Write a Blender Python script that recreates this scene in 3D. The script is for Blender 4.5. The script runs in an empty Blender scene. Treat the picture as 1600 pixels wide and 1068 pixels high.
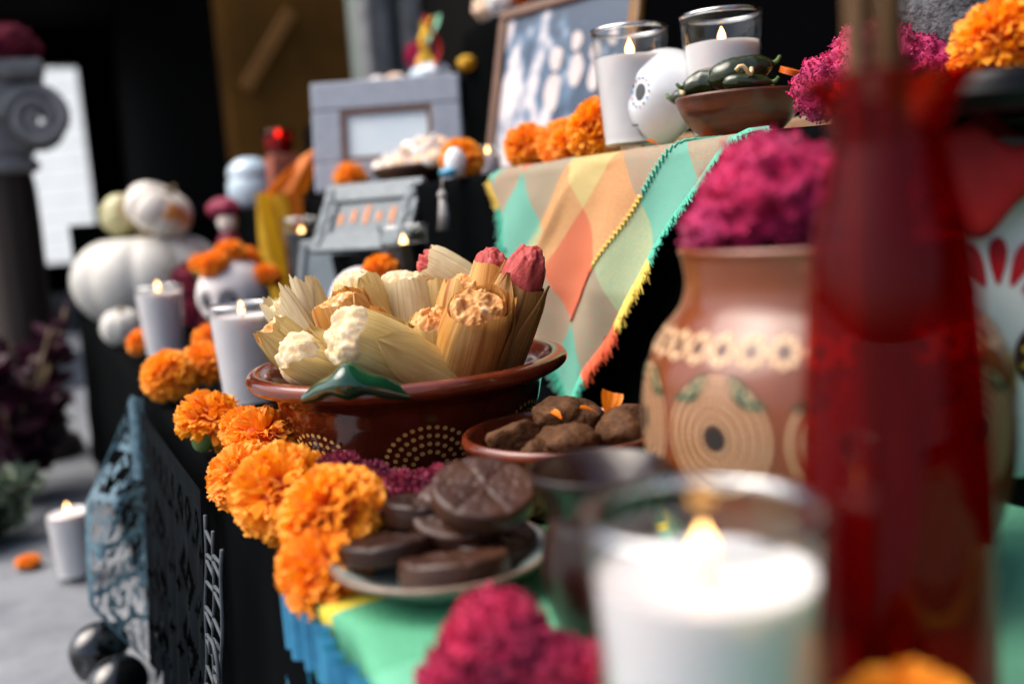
import bpy, bmesh, math, random
import numpy as np
from mathutils import Vector, Matrix, noise as mn
R=math.radians; PI=math.pi; TAU=2*PI
S=bpy.context.scene; COL=S.collection
# ---------------------------------------------------------------- camera
cd=bpy.data.cameras.new('camera'); cam=bpy.data.objects.new('camera',cd); COL.objects.link(cam); S.camera=cam
def cam_matrix(h,p,r,loc):
    h,p,r=R(h),R(p),R(r)
    F=Vector((math.sin(h)*math.cos(p),math.cos(h)*math.cos(p),-math.sin(p)))
    Rt=Vector((math.cos(h),-math.sin(h),0)); U=Rt.cross(F)
    R2=math.cos(r)*Rt-math.sin(r)*U; U2=math.sin(r)*Rt+math.cos(r)*U
    m=Matrix((R2,U2,-F)).transposed().to_4x4(); m.translation=Vector(loc); return m
cam.matrix_world=cam_matrix(26.0,7.75,4.0,(0,0,.5))
cd.lens=35; cd.sensor_width=36; cd.clip_start=.02; cd.clip_end=400
cd.dof.use_dof=True; cd.dof.focus_distance=.655; cd.dof.aperture_fstop=3.2; cd.dof.aperture_blades=0
# ---------------------------------------------------------------- sky, sun, exposure
SUN_EL,SUN_AZ=56,-68          # azimuth from +Y towards +X
W=bpy.data.worlds.new('World'); S.world=W; W.use_nodes=True
nt=W.node_tree; bg=nt.nodes['Background']; sk=nt.nodes.new('ShaderNodeTexSky'); sk.sky_type='NISHITA'; sk.sun_disc=False
sk.sun_elevation=R(SUN_EL); sk.sun_rotation=R(SUN_AZ); sk.altitude=0; sk.air_density=.75; sk.dust_density=5.0; sk.ozone_density=1.0
nt.links.new(sk.outputs[0],bg.inputs[0]); bg.inputs[1].default_value=.105
sl=bpy.data.lights.new('sun','SUN'); sun=bpy.data.objects.new('sun',sl); COL.objects.link(sun)
sl.energy=1.5; sl.angle=R(62); sl.color=(1.0,.93,.85)
sd=Vector((math.sin(R(SUN_AZ))*math.cos(R(SUN_EL)),math.cos(R(SUN_AZ))*math.cos(R(SUN_EL)),math.sin(R(SUN_EL))))
sun.rotation_euler=(-sd).to_track_quat('-Z','Y').to_euler(); sun.location=(-3,2,4)
S.view_settings.view_transform='Standard'; S.view_settings.look='None'; S.view_settings.gamma=1; S.view_settings.use_curve_mapping=False
S.view_settings.exposure=1.22
S.cycles.use_denoising=True
try: S.cycles.denoiser='OPENIMAGEDENOISE'
except Exception: pass
S.cycles.max_bounces=10; S.cycles.transparent_max_bounces=24; S.cycles.caustics_reflective=False; S.cycles.caustics_refractive=False
S.cycles.sample_clamp_indirect=4
# ---------------------------------------------------------------- material helpers
def lin(c):
    if isinstance(c,str):
        c=c.lstrip('#'); c=[int(c[i:i+2],16)/255 for i in (0,2,4)]
        return tuple(x/12.92 if x<=.04045 else ((x+.055)/1.055)**2.4 for x in c)
    return tuple(c)
MATS={}
def mat(name,col,rough=.6,var=None,bump=None,coord='Object',stretch=(1,1,1),spec=.5,metal=0,coat=0,trans=0,sss=0,sheen=0,spots=None,transl=0):
    """var=(scale,colour2,contrast)   bump=(scale,strength,distance)   spots=(scale,colour,threshold)"""
    m=bpy.data.materials.new(name); m.use_nodes=True; t=m.node_tree; N=t.nodes; L=t.links
    b=N['Principled BSDF']; out=N['Material Output']
    b.inputs['Roughness'].default_value=rough; b.inputs['Specular IOR Level'].default_value=spec; b.inputs['Metallic'].default_value=metal
    b.inputs['Coat Weight'].default_value=coat; b.inputs['Coat Roughness'].default_value=.08
    b.inputs['Sheen Weight'].default_value=sheen
    if sss: b.inputs['Subsurface Weight'].default_value=sss; b.inputs['Subsurface Scale'].default_value=.01; b.inputs['Subsurface Radius'].default_value=(1,.6,.4)
    c1=(*lin(col),1); b.inputs['Base Color'].default_value=c1
    tc=N.new('ShaderNodeTexCoord'); mp=N.new('ShaderNodeMapping'); mp.inputs['Scale'].default_value=stretch
    L.new(tc.outputs[coord],mp.inputs[0])
    cur=None
    if var:
        n=N.new('ShaderNodeTexNoise'); n.inputs['Scale'].default_value=var[0]; n.inputs['Detail'].default_value=6; n.inputs['Roughness'].default_value=.62
        L.new(mp.outputs[0],n.inputs[0])
        r=N.new('ShaderNodeValToRGB'); k=.5-.5*(1-var[2]) if len(var)>2 else .3
        r.color_ramp.elements[0].position=.5-.22*(1.2-(var[2] if len(var)>2 else .5)); r.color_ramp.elements[1].position=.5+.22*(1.2-(var[2] if len(var)>2 else .5))
        r.color_ramp.elements[0].color=c1; r.color_ramp.elements[1].color=(*lin(var[1]),1)
        L.new(n.outputs[0],r.inputs[0]); cur=r.outputs[0]
    if spots:
        n2=N.new('ShaderNodeTexNoise'); n2.inputs['Scale'].default_value=spots[0]; n2.inputs['Detail'].default_value=3; L.new(tc.outputs['Object'],n2.inputs[0])
        r2=N.new('ShaderNodeValToRGB'); r2.color_ramp.elements[0].position=spots[2]; r2.color_ramp.elements[1].position=spots[2]+.07
        L.new(n2.outputs[0],r2.inputs[0])
        mx=N.new('ShaderNodeMix'); mx.data_type='RGBA'; L.new(r2.outputs[0],mx.inputs[0])
        if cur is None: mx.inputs[6].default_value=c1
        else: L.new(cur,mx.inputs[6])
        mx.inputs[7].default_value=(*lin(spots[1]),1); cur=mx.outputs[2]
    if cur is not None: L.new(cur,b.inputs['Base Color'])
    if bump:
        n3=N.new('ShaderNodeTexNoise'); n3.inputs['Scale'].default_value=bump[0]; n3.inputs['Detail'].default_value=5
        L.new(mp.outputs[0],n3.inputs[0])
        bp=N.new('ShaderNodeBump'); bp.inputs['Strength'].default_value=bump[1]; bp.inputs['Distance'].default_value=bump[2] if len(bump)>2 else .002
        L.new(n3.outputs[0],bp.inputs['Height']); L.new(bp.outputs[0],b.inputs['Normal'])
    if transl:
        tr=N.new('ShaderNodeBsdfTranslucent'); ms=N.new('ShaderNodeMixShader'); ms.inputs[0].default_value=transl
        if cur is not None: L.new(cur,tr.inputs[0])
        else: tr.inputs[0].default_value=c1
        L.new(b.outputs[0],ms.inputs[1]); L.new(tr.outputs[0],ms.inputs[2]); L.new(ms.outputs[0],out.inputs[0])
    MATS[name]=m; return m
def glass(name,tint,ior=1.45,rough=.02,base=.035,scat=None,graz=.55):
    m=bpy.data.materials.new(name); m.use_nodes=True; t=m.node_tree; N=t.nodes; L=t.links; N.remove(N['Principled BSDF'])
    tr=N.new('ShaderNodeBsdfTransparent'); tr.inputs[0].default_value=(*tint,1)
    gl=N.new('ShaderNodeBsdfGlossy'); gl.inputs['Roughness'].default_value=rough
    lw0=N.new('ShaderNodeLayerWeight'); lw0.inputs[0].default_value=.5
    pw=N.new('ShaderNodeMath'); pw.operation='POWER'; pw.inputs[1].default_value=4.0; L.new(lw0.outputs['Facing'],pw.inputs[0])
    lw=N.new('ShaderNodeMath'); lw.operation='MULTIPLY_ADD'; lw.inputs[1].default_value=graz; lw.inputs[2].default_value=base; L.new(pw.outputs[0],lw.inputs[0])
    ms=N.new('ShaderNodeMixShader'); L.new(lw.outputs[0],ms.inputs[0]); L.new(tr.outputs[0],ms.inputs[1]); L.new(gl.outputs[0],ms.inputs[2])
    res=ms.outputs[0]
    if scat:
        td=N.new('ShaderNodeBsdfTranslucent'); td.inputs[0].default_value=(*scat[0],1); dd=N.new('ShaderNodeBsdfDiffuse'); dd.inputs[0].default_value=(*scat[0],1)
        ad=N.new('ShaderNodeMixShader'); ad.inputs[0].default_value=.5; L.new(td.outputs[0],ad.inputs[1]); L.new(dd.outputs[0],ad.inputs[2]); m2=N.new('ShaderNodeMixShader'); m2.inputs[0].default_value=scat[1]; L.new(res,m2.inputs[1]); L.new(ad.outputs[0],m2.inputs[2]); res=m2.outputs[0]
    L.new(res,N['Material Output'].inputs[0]); MATS[name]=m; return m
def emit(name,col,st):
    m=bpy.data.materials.new(name); m.use_nodes=True; t=m.node_tree; N=t.nodes; N.remove(N['Principled BSDF'])
    e=N.new('ShaderNodeEmission'); e.inputs[0].default_value=(*col,1); e.inputs[1].default_value=st
    t.links.new(e.outputs[0],N['Material Output'].inputs[0]); MATS[name]=m; return m
# ---------------------------------------------------------------- mesh helpers
def mesh(name,V,F,uv=None,smooth=True):
    me=bpy.data.meshes.new(name); me.from_pydata([tuple(map(float,v)) for v in V],[],[tuple(map(int,f)) for f in F])
    if uv is not None:
        l=me.uv_layers.new(name='UVMap'); idx=np.zeros(len(me.loops),dtype=np.int32); me.loops.foreach_get('vertex_index',idx)
        l.data.foreach_set('uv',np.asarray(uv,dtype=np.float32)[idx].ravel())
    me.polygons.foreach_set('use_smooth',[smooth]*len(me.polygons)); me.update(); return me
def put(name,me,m,parent=None,loc=(0,0,0),rot=None):
    o=bpy.data.objects.new(name,me); COL.objects.link(o)
    if m is not None and not me.materials: me.materials.append(m)
    if parent is not None: o.parent=parent
    o.location=loc
    if rot is not None: o.rotation_euler=rot
    return o
def mk(name,VF,m,parent=None,loc=(0,0,0),smooth=True,rot=None):
    uv=VF[2] if len(VF)>2 else None
    return put(name,mesh(name,VF[0],VF[1],uv,smooth),m,parent,loc,rot)
def tag(o,label=None,cat=None,group=None,kind=None):
    if label: o['label']=label
    if cat: o['category']=cat
    if group: o['group']=group
    if kind: o['kind']=kind
    return o
def thing(name,label,cat,loc=(0,0,0),rz=0,group=None,rot=None):
    o=bpy.data.objects.new(name,None); COL.objects.link(o); o.location=loc; o.empty_display_size=.02
    o.rotation_euler=rot if rot else (0,0,rz)
    return tag(o,label,cat,group)
def grid(nu,nv,fn,cu=False):
    V=[];UV=[]
    for j in range(nv+1):
        for i in range(nu if cu else nu+1):
            V.append(fn(i/nu,j/nv)); UV.append((i/nu,j/nv))
    w=nu if cu else nu+1; F=[]
    for j in range(nv):
        for i in range(nu):
            a=j*w+i; b=j*w+(i+1)%w; F.append((a,b,b+w,a+w))
    return V,F,UV
def join(*parts):
    V=[];F=[]
    for p in parts:
        k=len(V); V+=list(p[0]); F+=[tuple(i+k for i in f) for f in p[1]]
    return V,F
def cat_rom(pts,n):
    P=[pts[0]]+list(pts)+[pts[-1]]; out=[]
    P=np.array(P,float); segs=len(pts)-1
    for k in range(n+1):
        t=k/n*segs; i=min(int(t),segs-1); t-=i
        p0,p1,p2,p3=P[i],P[i+1],P[i+2],P[i+3]
        out.append(.5*((2*p1)+(-p0+p2)*t+(2*p0-5*p1+4*p2-p3)*t*t+(-p0+3*p1-3*p2+p3)*t**3))
    return np.array(out)
def lathe(prof,n=64,wob=None):
    prof=np.asarray(prof); m=len(prof)-1
    def fn(u,v):
        r,z=prof[int(round(v*m))]; a=u*TAU
        if wob: r=r*(1+wob(a,z))
        return (r*math.cos(a),r*math.sin(a),z)
    return grid(n,m,fn,True)
def box(x0,x1,y0,y1,z0,z1):
    V=[(x,y,z) for z in (z0,z1) for y in (y0,y1) for x in (x0,x1)]
    return V,[(0,2,3,1),(4,5,7,6),(0,1,5,4),(2,6,7,3),(0,4,6,2),(1,3,7,5)]
def bevel_box(x0,x1,y0,y1,z0,z1,b=.003,seg=2):
    bm=bmesh.new(); V,F=box(x0,x1,y0,y1,z0,z1); vs=[bm.verts.new(v) for v in V]
    for f in F: bm.faces.new([vs[i] for i in f])
    bmesh.ops.bevel(bm,geom=bm.edges[:],offset=b,segments=seg,affect='EDGES',profile=.5)
    V=[tuple(v.co) for v in bm.verts]; bm.verts.index_update(); F=[tuple(v.index for v in f.verts) for f in bm.faces]; bm.free(); return V,F
def ico(sub):
    bm=bmesh.new(); bmesh.ops.create_icosphere(bm,subdivisions=sub,radius=1); bm.verts.index_update()
    V=[v.co.copy() for v in bm.verts]; F=[tuple(v.index for v in f.verts) for f in bm.faces]; bm.free(); return V,F
ICO={k:ico(k) for k in (2,3,4,5)}
def blob(sub,fn):
    V,F=ICO[sub]; return [fn(v) for v in V],F
def tube(path,rad,n=8,cap=True):
    P=[Vector(p) for p in path]; m=len(P); V=[];F=[]
    t0=(P[1]-P[0]).normalized(); up=Vector((0,0,1)) if abs(t0.z)<.9 else Vector((1,0,0)); x=t0.cross(up).normalized()
    for k in range(m):
        t=(P[min(k+1,m-1)]-P[max(k-1,0)]).normalized(); x=(x-t*x.dot(t)).normalized(); y=t.cross(x)
        r=rad(k/(m-1)) if callable(rad) else rad
        for i in range(n):
            a=TAU*i/n; V.append(P[k]+x*r*math.cos(a)+y*r*math.sin(a))
    for k in range(m-1):
        for i in range(n): F.append((k*n+i,k*n+(i+1)%n,(k+1)*n+(i+1)%n,(k+1)*n+i))
    if cap: F.append(tuple(range(n))[::-1]); F.append(tuple((m-1)*n+i for i in range(n)))
    return V,F
def nz(p,s=1,o=0): return mn.noise(Vector(p)*s+Vector((o,o*1.7,o*.3)))
def fr(p,s=1,o=0,oc=4): return mn.fractal(Vector(p)*s+Vector((o,o*1.7,o*.3)),.8,2.0,oc)
def xf(VF,M): return [M@Vector(v) for v in VF[0]],VF[1],*VF[2:]
def align(d,roll=0):
    return Vector(d).to_track_quat('Z','Y').to_matrix().to_4x4()@Matrix.Rotation(roll,4,'Z')
TZ,SZ=.325,.535        # table top and shelf top heights
XF,XS=.112,.447        # front edge of the table and of the shelf
# ---------------------------------------------------------------- materials
mat('concrete','#83888d',.85,(9,'#666a70',.4),(60,.35,.003))
mat('black_cloth','#020304',.85,(14,'#040607',.3),(220,.35,.0006),spec=.02)
mat('black_satin','#030304',.4,(10,'#060708',.3),(90,.3,.001),spec=.25)
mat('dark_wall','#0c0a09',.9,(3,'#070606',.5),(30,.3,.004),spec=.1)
mat('brown_wall','#6e4a1e',.9,(2.2,'#553a17',.6),(22,.4,.006),spec=.1)
mat('streak_ochre','#85591f',.8,(6,'#744c1a',.5))
mat('white_paint','#e9eeee',.75,(4,'#dfe6e6',.4),(40,.2,.003))
mat('sage','#8f9a94',.85,(3,'#7d8883',.5),(30,.3,.004)); mat('grey_stone','#8d8e90',.85,(14,'#66676a',.5),(40,.5,.004))
mat('dark_wood','#2a1a12',.7,(5,'#180f0a',.5),(20,.4,.003),stretch=(1,1,.15))
mat('marigold','#ffab0c',.55,(60,'#ff9400',.4),sheen=.15,transl=.30); mat('marigold_b','#ffb414',.55,(60,'#ff9c04',.4),sheen=.15,transl=.30); mat('marigold_core','#c24a02',.8)
mat('calyx','#5c7a35',.6,(80,'#46602a',.5)); mat('petal_loose','#ff9410',.5,(90,'#ff7c04',.4),transl=.3)
mat('celosia','#d8064c',.75,(30,'#8a0448',.25),sheen=.2,transl=.12); mat('celosia_deep','#8f0634',.8,(70,'#6a0836',.5),sheen=.15,transl=.1); mat('celosia_core','#55052a',.9)
mat('celosia_pink','#dc0a5e',.75,(30,'#8e0456',.25),sheen=.25,transl=.12)
mat('clay_glaze','#5a2110',.16,(26,'#46170b',.5),(14,.12,.003),coat=.6); mat('clay_rim','#743119',.20,(30,'#54200f',.6),(30,.25,.002),coat=.6)
mat('green_glaze','#10452a',.12,(28,'#0a2a18',.5),(18,.2,.003),coat=.8); mat('slip_dot','#d9a862',.4,(60,'#c08c48',.4))
mat('clay_dark','#24100a',.32,(30,'#180a06',.5),(20,.15,.002),coat=.25,spec=.4); mat('clay_light','#7e3f1c',.28,(16,'#6a3416',.5),(12,.12,.003),coat=.45)
mat('clay_cream','#dcb890',.5,(90,'#cda57a',.4)); mat('clay_ink','#1d1510',.5); mat('leaf_paint','#1d4a2a',.4,(50,'#143a20',.4))
mat('masa_white','#dccdae',.75,(160,'#cfae78',.45),(650,.45,.0010),spots=(90,'#d9a66a',.66),sss=.15)
mat('masa_orange','#dca869',.7,(110,'#c27a34',.6),(650,.5,.0010),spots=(80,'#f0d6b0',.6),sss=.15)
mat('masa_pink','#b8443f',.65,(170,'#9a322f',.5),(650,.5,.0010),spots=(70,'#c46a70',.66),sss=.2)
def husk(name,a,b,dark,light):
    m=bpy.data.materials.new(name); m.use_nodes=True; t=m.node_tree; N=t.nodes; L=t.links; bs=N['Principled BSDF']
    uv=N.new('ShaderNodeUVMap'); 
    def tex(su,sv,det=4):
        mp=N.new('ShaderNodeMapping'); mp.inputs['Scale'].default_value=(su,sv,1); L.new(uv.outputs[0],mp.inputs[0])
        n=N.new('ShaderNodeTexNoise'); n.inputs['Scale'].default_value=1; n.inputs['Detail'].default_value=det; L.new(mp.outputs[0],n.inputs[0]); return n.outputs[0]
    def ramp(s,p0,c0,p1,c1):
        r=N.new('ShaderNodeValToRGB'); e=r.color_ramp.elements; e[0].position=p0; e[0].color=(*lin(c0),1); e[1].position=p1; e[1].color=(*lin(c1),1); L.new(s,r.inputs[0]); return r.outputs[0]
    def mix(f,x,y,mode='MIX'):
        k=N.new('ShaderNodeMix'); k.data_type='RGBA'; k.blend_type=mode
        if isinstance(f,float): k.inputs[0].default_value=f
        else: L.new(f,k.inputs[0])
        L.new(x,k.inputs[6]); L.new(y,k.inputs[7]); return k.outputs[2]
    broad=ramp(tex(5,1.6),.35,a,.65,b); fine=ramp(tex(120,1.2,3),.30,'#c9c2b0',.60,'#ffffff')
    c=mix(.75,broad,fine,'MULTIPLY')
    st=ramp(tex(30,.7,3),.60 if name in('husk_cream','husk_pale','husk_green') else .50,'#000000',.76 if name in('husk_cream','husk_pale','husk_green') else .68,'#ffffff'); dk=N.new('ShaderNodeRGB'); dk.outputs[0].default_value=(*lin(dark),1); c=mix(st,c,dk.outputs[0])
    sp=ramp(tex(6,3.2,6),.54,'#000000',.78,'#ffffff'); lt=N.new('ShaderNodeRGB'); lt.outputs[0].default_value=(*[.5*(p+q) for p,q in zip(lin(dark),lin(b))],1); c=mix(sp,c,lt.outputs[0])
    L.new(c,bs.inputs['Base Color']); bs.inputs['Roughness'].default_value=.5
    bp=N.new('ShaderNodeBump'); bp.inputs['Strength'].default_value=.45; bp.inputs['Distance'].default_value=.0007; L.new(tex(110,1,4),bp.inputs['Height']); L.new(bp.outputs[0],bs.inputs['Normal'])
    tr=N.new('ShaderNodeBsdfTranslucent'); L.new(c,tr.inputs[0]); ms=N.new('ShaderNodeMixShader'); ms.inputs[0].default_value=.18
    L.new(bs.outputs[0],ms.inputs[1]); L.new(tr.outputs[0],ms.inputs[2]); L.new(ms.outputs[0],N['Material Output'].inputs[0]); MATS[name]=m
husk('husk_cream','#f0d892','#e2bf70','#c4964a','#f4e6bc'); husk('husk_green','#e2c984','#cca85e','#9a7234','#ecd9a4')
husk('husk_gold','#ecc27a','#d89a48','#a8621f','#f2d69c'); husk('husk_brown','#d0a05c','#a8743a','#64380f','#e0c08c'); husk('husk_pale','#eedfb8','#dcc592','#b8965e','#f2e6c8')
mat('chocolate','#2a130a',.42,(60,'#4d3020',.25),(150,.5,.001),spec=.4); mat('chocolate_dark','#1e0d07',.40,(60,'#341d12',.2),(150,.4,.001),spec=.3); mat('choc_lump','#38200f',.7,(140,'#664428',.3),(300,.9,.0018),spots=(60,'#6e5a4a',.63),spec=.2)
mat('plate_glaze','#b9c4bd',.2,(30,'#8fa39a',.5),coat=.4); mat('plate_rim','#8a7868',.3,(60,'#5d4c40',.5))
mat('wax','#dedbdb',.45,(20,'#eee6e6',.4),sss=.35); mat('wick','#2a1c12',.9)
glass('clear_glass',(.97,.98,.98)); glass('red_glass',(.78,.008,.012),1.5,base=.016,graz=.6,scat=((.36,.001,.004),.11)); glass('smoke_glass',(.10,.10,.11),1.5); glass('ruby_glass',(.75,.10,.10),1.5)
emit('flame',(1.0,.52,.18),4.5); emit('flame_core',(1.0,.86,.62),22)
mat('black_wax','#0b0c0e',.3)
mat('wood_bowl','#6a3519',.35,(16,'#3c1a0c',.5),(30,.25,.001),stretch=(1,1,7),coat=.2); mat('tray_wood','#4a2a18',.5,(10,'#2f1a10',.5),stretch=(1,8,1))
mat('stick_wood','#6b4a22',.7,(14,'#4c3216',.5),stretch=(6,6,.4)); mat('gold_wood','#8a6228',.35,(18,'#6b4718',.5),(40,.2,.001),coat=.2)
mat('chili','#2f3a1a',.18,(40,'#1c2410',.5),(25,.2,.002),coat=.5); mat('carrot','#e8701a',.35,(50,'#d45c10',.4)); mat('onion','#e6d3a6',.4,(60,'#d3b67c',.5),transl=.2)
mat('ceramic','#eef0ef',.22,(10,'#e6e9ea',.3),coat=.3); mat('ink_grey','#3d4245',.5); mat('ink_blue','#1d5f9c',.4); mat('ink_sky','#2a94cf',.4); mat('ink_red','#b80f1e',.4); mat('ink_yellow','#e8c21e',.45); mat('ink_maroon','#3b0d14',.5); mat('ink_pink','#d88a94',.5)
mat('sugar','#e9e4e2',.7,(40,'#d8cfcb',.5),(120,.4,.001)); mat('black_clay','#07090a',.12,(12,'#0d1012',.3),coat=.8)
mat('basalt','#2c2d30',.85,(180,'#77797d',.25),(260,.9,.003))
mat('bread','#e6cdb4',.7,(26,'#c58f62',.35),(60,.4,.002),spots=(34,'#f3ebe3',.5)); mat('pumpkin_white','#c6c4bc',.5,(12,'#b8b6ae',.4),(30,.3,.003),spots=(26,'#a08f6c',.66)); mat('gourd_stripe','#ded8ce',.4,(30,'#d2c8ba',.4),spots=(13,'#c9802f',.57)); mat('gourd_green','#d6cfa4',.4,(10,'#7d7a35',.3)); mat('stem','#7a6a48',.8,(50,'#5a4a30',.5))
mat('grey_frame','#9aa1ad',.5,(60,'#8b929f',.4),(200,.2,.0005)); mat('silver_frame','#5f686c',.5,(70,'#6d767b',.3),(120,.6,.002),metal=.3); mat('frame_edge','#6e4c36',.5,(40,'#5a3a28',.4))
mat('print_pale','#cfe3ea',.35,(8,'#e6eef0',.4)); mat('print_blue','#123a5c',.3,(10,'#1b4a70',.4)); mat('print_sepia','#cfc2be',.4,(16,'#b8aaa8',.4)); mat('print_dark','#040405',.8,spec=0); mat('print_slate','#5b6a72',.4,(20,'#44525a',.4)); mat('print_orange','#c9752e',.5)
mat('red_cloth','#b80d14',.7,(30,'#8a0a10',.5),(120,.4,.001),transl=.2); mat('magenta_cloth','#8a0b3a',.7,(30,'#6a0830',.5)); mat('yellow_cloth','#f0c42a',.6,(30,'#e0a61c',.4),transl=.3); mat('orange_cloth','#f08a1c',.6,(30,'#e07010',.4),transl=.3); mat('green_tissue','#8fd3b0',.6,transl=.3)
mat('blue_paper','#1a6490',.45,(30,'#4aa6cf',.2),(60,.3,.002),transl=.25); mat('lace','#6f8f9d',.45,(120,'#41606e',.4),transl=.2); mat('netting','#3f474c',.7)
mat('leaf_purple','#4a1430',.55,(20,'#2a0a1c',.5),transl=.15); mat('leaf_grey','#6d7d66',.6,(20,'#4c5c48',.5),transl=.2); mat('leaf_green','#3f8a24',.5,transl=.3); mat('teal_tassel','#b9b7b2',.7,(60,'#8d8a86',.5)); mat('bead_blue','#3c93b5',.3)
mat('terracotta','#9a4f36',.6,(30,'#82402a',.5)); mat('blue_white','#bcd6e6',.25,(14,'#e6eef2',.4),coat=.4)
# ================================================================ SETTING
g=mk('ground',grid(60,60,lambda u,v:((u-.5)*120,(v-.5)*120,.0)),MATS['concrete']); tag(g,'pale grey concrete courtyard floor','floor',kind='structure'); del g['category']
def simple(name,VF,m,label,cat,kind=None,smooth=False):
    o=mk(name,VF,MATS[m],smooth=smooth); tag(o,label,cat,kind=kind); return o
def multi(name,label,cat,parts,loc=(0,0,0)):
    t=thing(name,label,cat,loc)
    for n,VF,m in parts: mk(n,VF,MATS[m],t,smooth=False)
    return t
# covered passage with its lit far end
hw=thing('dark_passage','dark covered passage behind the altar, open at its bright far end','passage',(0,4.3,0))
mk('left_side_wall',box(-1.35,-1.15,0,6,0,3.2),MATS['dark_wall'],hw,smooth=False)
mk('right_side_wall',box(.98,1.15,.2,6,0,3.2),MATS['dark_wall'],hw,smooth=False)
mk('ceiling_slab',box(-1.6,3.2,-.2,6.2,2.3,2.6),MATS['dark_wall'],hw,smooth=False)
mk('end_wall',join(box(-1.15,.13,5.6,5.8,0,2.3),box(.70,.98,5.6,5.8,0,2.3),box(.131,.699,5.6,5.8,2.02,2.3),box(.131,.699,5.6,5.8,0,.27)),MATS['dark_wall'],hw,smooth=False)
wl=thing('white_wall','bright white slatted wall seen through the far doorway','wall',(1.5,14.5,0),rz=R(-50))
for k in range(14): mk('board',bevel_box(-3,5,-.05,.05,.01+k*.25,.252+k*.25,.012,1),MATS['white_paint'],wl,smooth=False)
bw=thing('brown_wall','brown plaster wall right of the dark doorway','wall',(0,4.15,0))
mk('plaster',box(.85,3.2,0,.2,0,2.3),MATS['brown_wall'],bw,smooth=False)
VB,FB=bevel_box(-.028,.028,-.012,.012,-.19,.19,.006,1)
o=mk('light_streak_bar',(VB,FB),MATS['streak_ochre'],bw,(1.01,-.03,1.19),False,(0,R(35),0))  # slanting streak of light on the plaster, modelled as an ochre-coloured bar
pl=thing('grey_pilaster_wall','sage grey wall with two upright grey pilasters behind the altar','wall',(0,3.3,0))
mk('panel',box(1.15,3.4,.05,.2,0,2.6),MATS['sage'],pl,smooth=False)
for x in (1.13,1.265): mk('pilaster',bevel_box(x,x+.085,-.05,.05,0,2.6,.012,2),MATS['grey_stone'],pl,smooth=False)
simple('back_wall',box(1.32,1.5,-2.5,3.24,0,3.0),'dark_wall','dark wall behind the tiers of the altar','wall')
st=thing('stone_step','pale grey stone step behind the purple plant','step',(0,0,0))
mk('tread',bevel_box(-1.1,.9,3.6,4.2,.0,.13,.012),MATS['concrete'],st,smooth=False)
# ---- altar: crates under black cloth
al=thing('altar','stepped altar covered in black cloth','altar',(0,0,0))
def cloth_block(name,x0,x1,y0,y1,z0,z1,seed,ny=140):
    prof=[(x0,z0)]; 
    def fn(u,v):
        y=y0+(y1-y0)*u; s=v
        hz=z1-z0
        if s<.5:
            z=z0+(hz)*(s/.5); k=1-(s/.5); x=x0-.004-.012*k*(.5+.5*math.sin(y*38+seed+2*nz((y,0,seed),3)))-.006*k*nz((y,z,seed),14)
            if s>.44: tt=(s-.44)/.06; x+=.004*tt*tt; z-=0
        else:
            x=x0+(x1-x0)*((s-.5)/.5); z=z1+.0009*nz((x,y,seed),40)
        return (x,y,z)
    return mk(name,grid(ny,60,fn),MATS['black_cloth'],al)
cloth_block('table_cloth',XF,XS+.05,-.5,2.45,.015,TZ,1,260)
cloth_block('shelf_cloth',XS,.74,-.5,2.35,TZ+.001,SZ,5,200)
cloth_block('upper_tier_cloth',.74,1.2,-.5,1.62,SZ+.001,.805,9)
cloth_block('rear_step_cloth',.66,1.2,1.64,2.4,SZ+.001,.725,12,60)
mk('end_panel',box(XF+.002,1.2,2.44,2.46,.0,SZ-.01),MATS['black_cloth'],al,smooth=False)
# ================================================================ FLOWERS
def marigold_mesh(seed,n=185,sq=.8,ruff=1.0):
    rnd=random.Random(seed); V=[];F=[]; ga=PI*(3-math.sqrt(5)); LOB=rnd.uniform(0,9)
    for i in range(n):
        k=(i+.5)/n; th=math.acos(1-1.62*k)*1.0+rnd.uniform(-.09,.09); ph=i*ga+rnd.uniform(-.25,.25)
        d=Vector((math.sin(th)*math.cos(ph),math.sin(th)*math.sin(ph),math.cos(th)))
        e=Vector((math.cos(th)*math.cos(ph),math.cos(th)*math.sin(ph),-math.sin(th)))
        if rnd.random()<.22: e=-e
        c=d.cross(e); tw=rnd.uniform(-.9,.9); e,c=(e*math.cos(tw)+c*math.sin(tw)),(c*math.cos(tw)-e*math.sin(tw))
        rt=(.95+.07*nz(d,2.2,LOB)+rnd.uniform(-.05,.04)); w=rnd.uniform(.12,.19)*(1 if k>.12 else .75); ln=rnd.uniform(.48,.62); curl=rnd.uniform(.16,.40)
        f1=rnd.uniform(1.6,2.8); p1=rnd.uniform(0,TAU); am=rnd.uniform(.03,.065)*ruff; cup=rnd.uniform(-.06,.10)
        b=len(V); nl,nw=4,6
        for a in range(nl+1):
            s=a/nl; rr=rt-ln*(1-s); wid=w*(.30+.70*math.sin(min(1,s*1.15)*PI/2))*(1-.18*max(0,s-.85)/.15)
            for q in range(nw+1):
                x=q/nw*2-1
                off=curl*max(0,s-.35)**2+am*s*s*math.sin(x*f1*2.2+p1)+cup*x*x*s
                up=rr-.10*curl*s*s - (.05*x*x*s) + .022*s*math.sin(x*7.3+p1*2)*ruff
                P=d*up+c*(wid*x)+e*off; V.append((P.x,P.y,P.z*sq))
        for a in range(nl):
            for q in range(nw):
                v=b+a*(nw+1)+q; F.append((v,v+1,v+nw+2,v+nw+1))
    return mesh('petals',V,F)
MG=[marigold_mesh(s,n,sq,r) for s,n,sq,r in ((1,250,.86,1.0),(2,270,.94,1.1),(3,230,.80,1.25),(4,260,.90,.9),(5,210,.82,1.15))]
for k,m in enumerate(MG): m.materials.append(MATS['marigold' if k%2==0 else 'marigold_b'])
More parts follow.
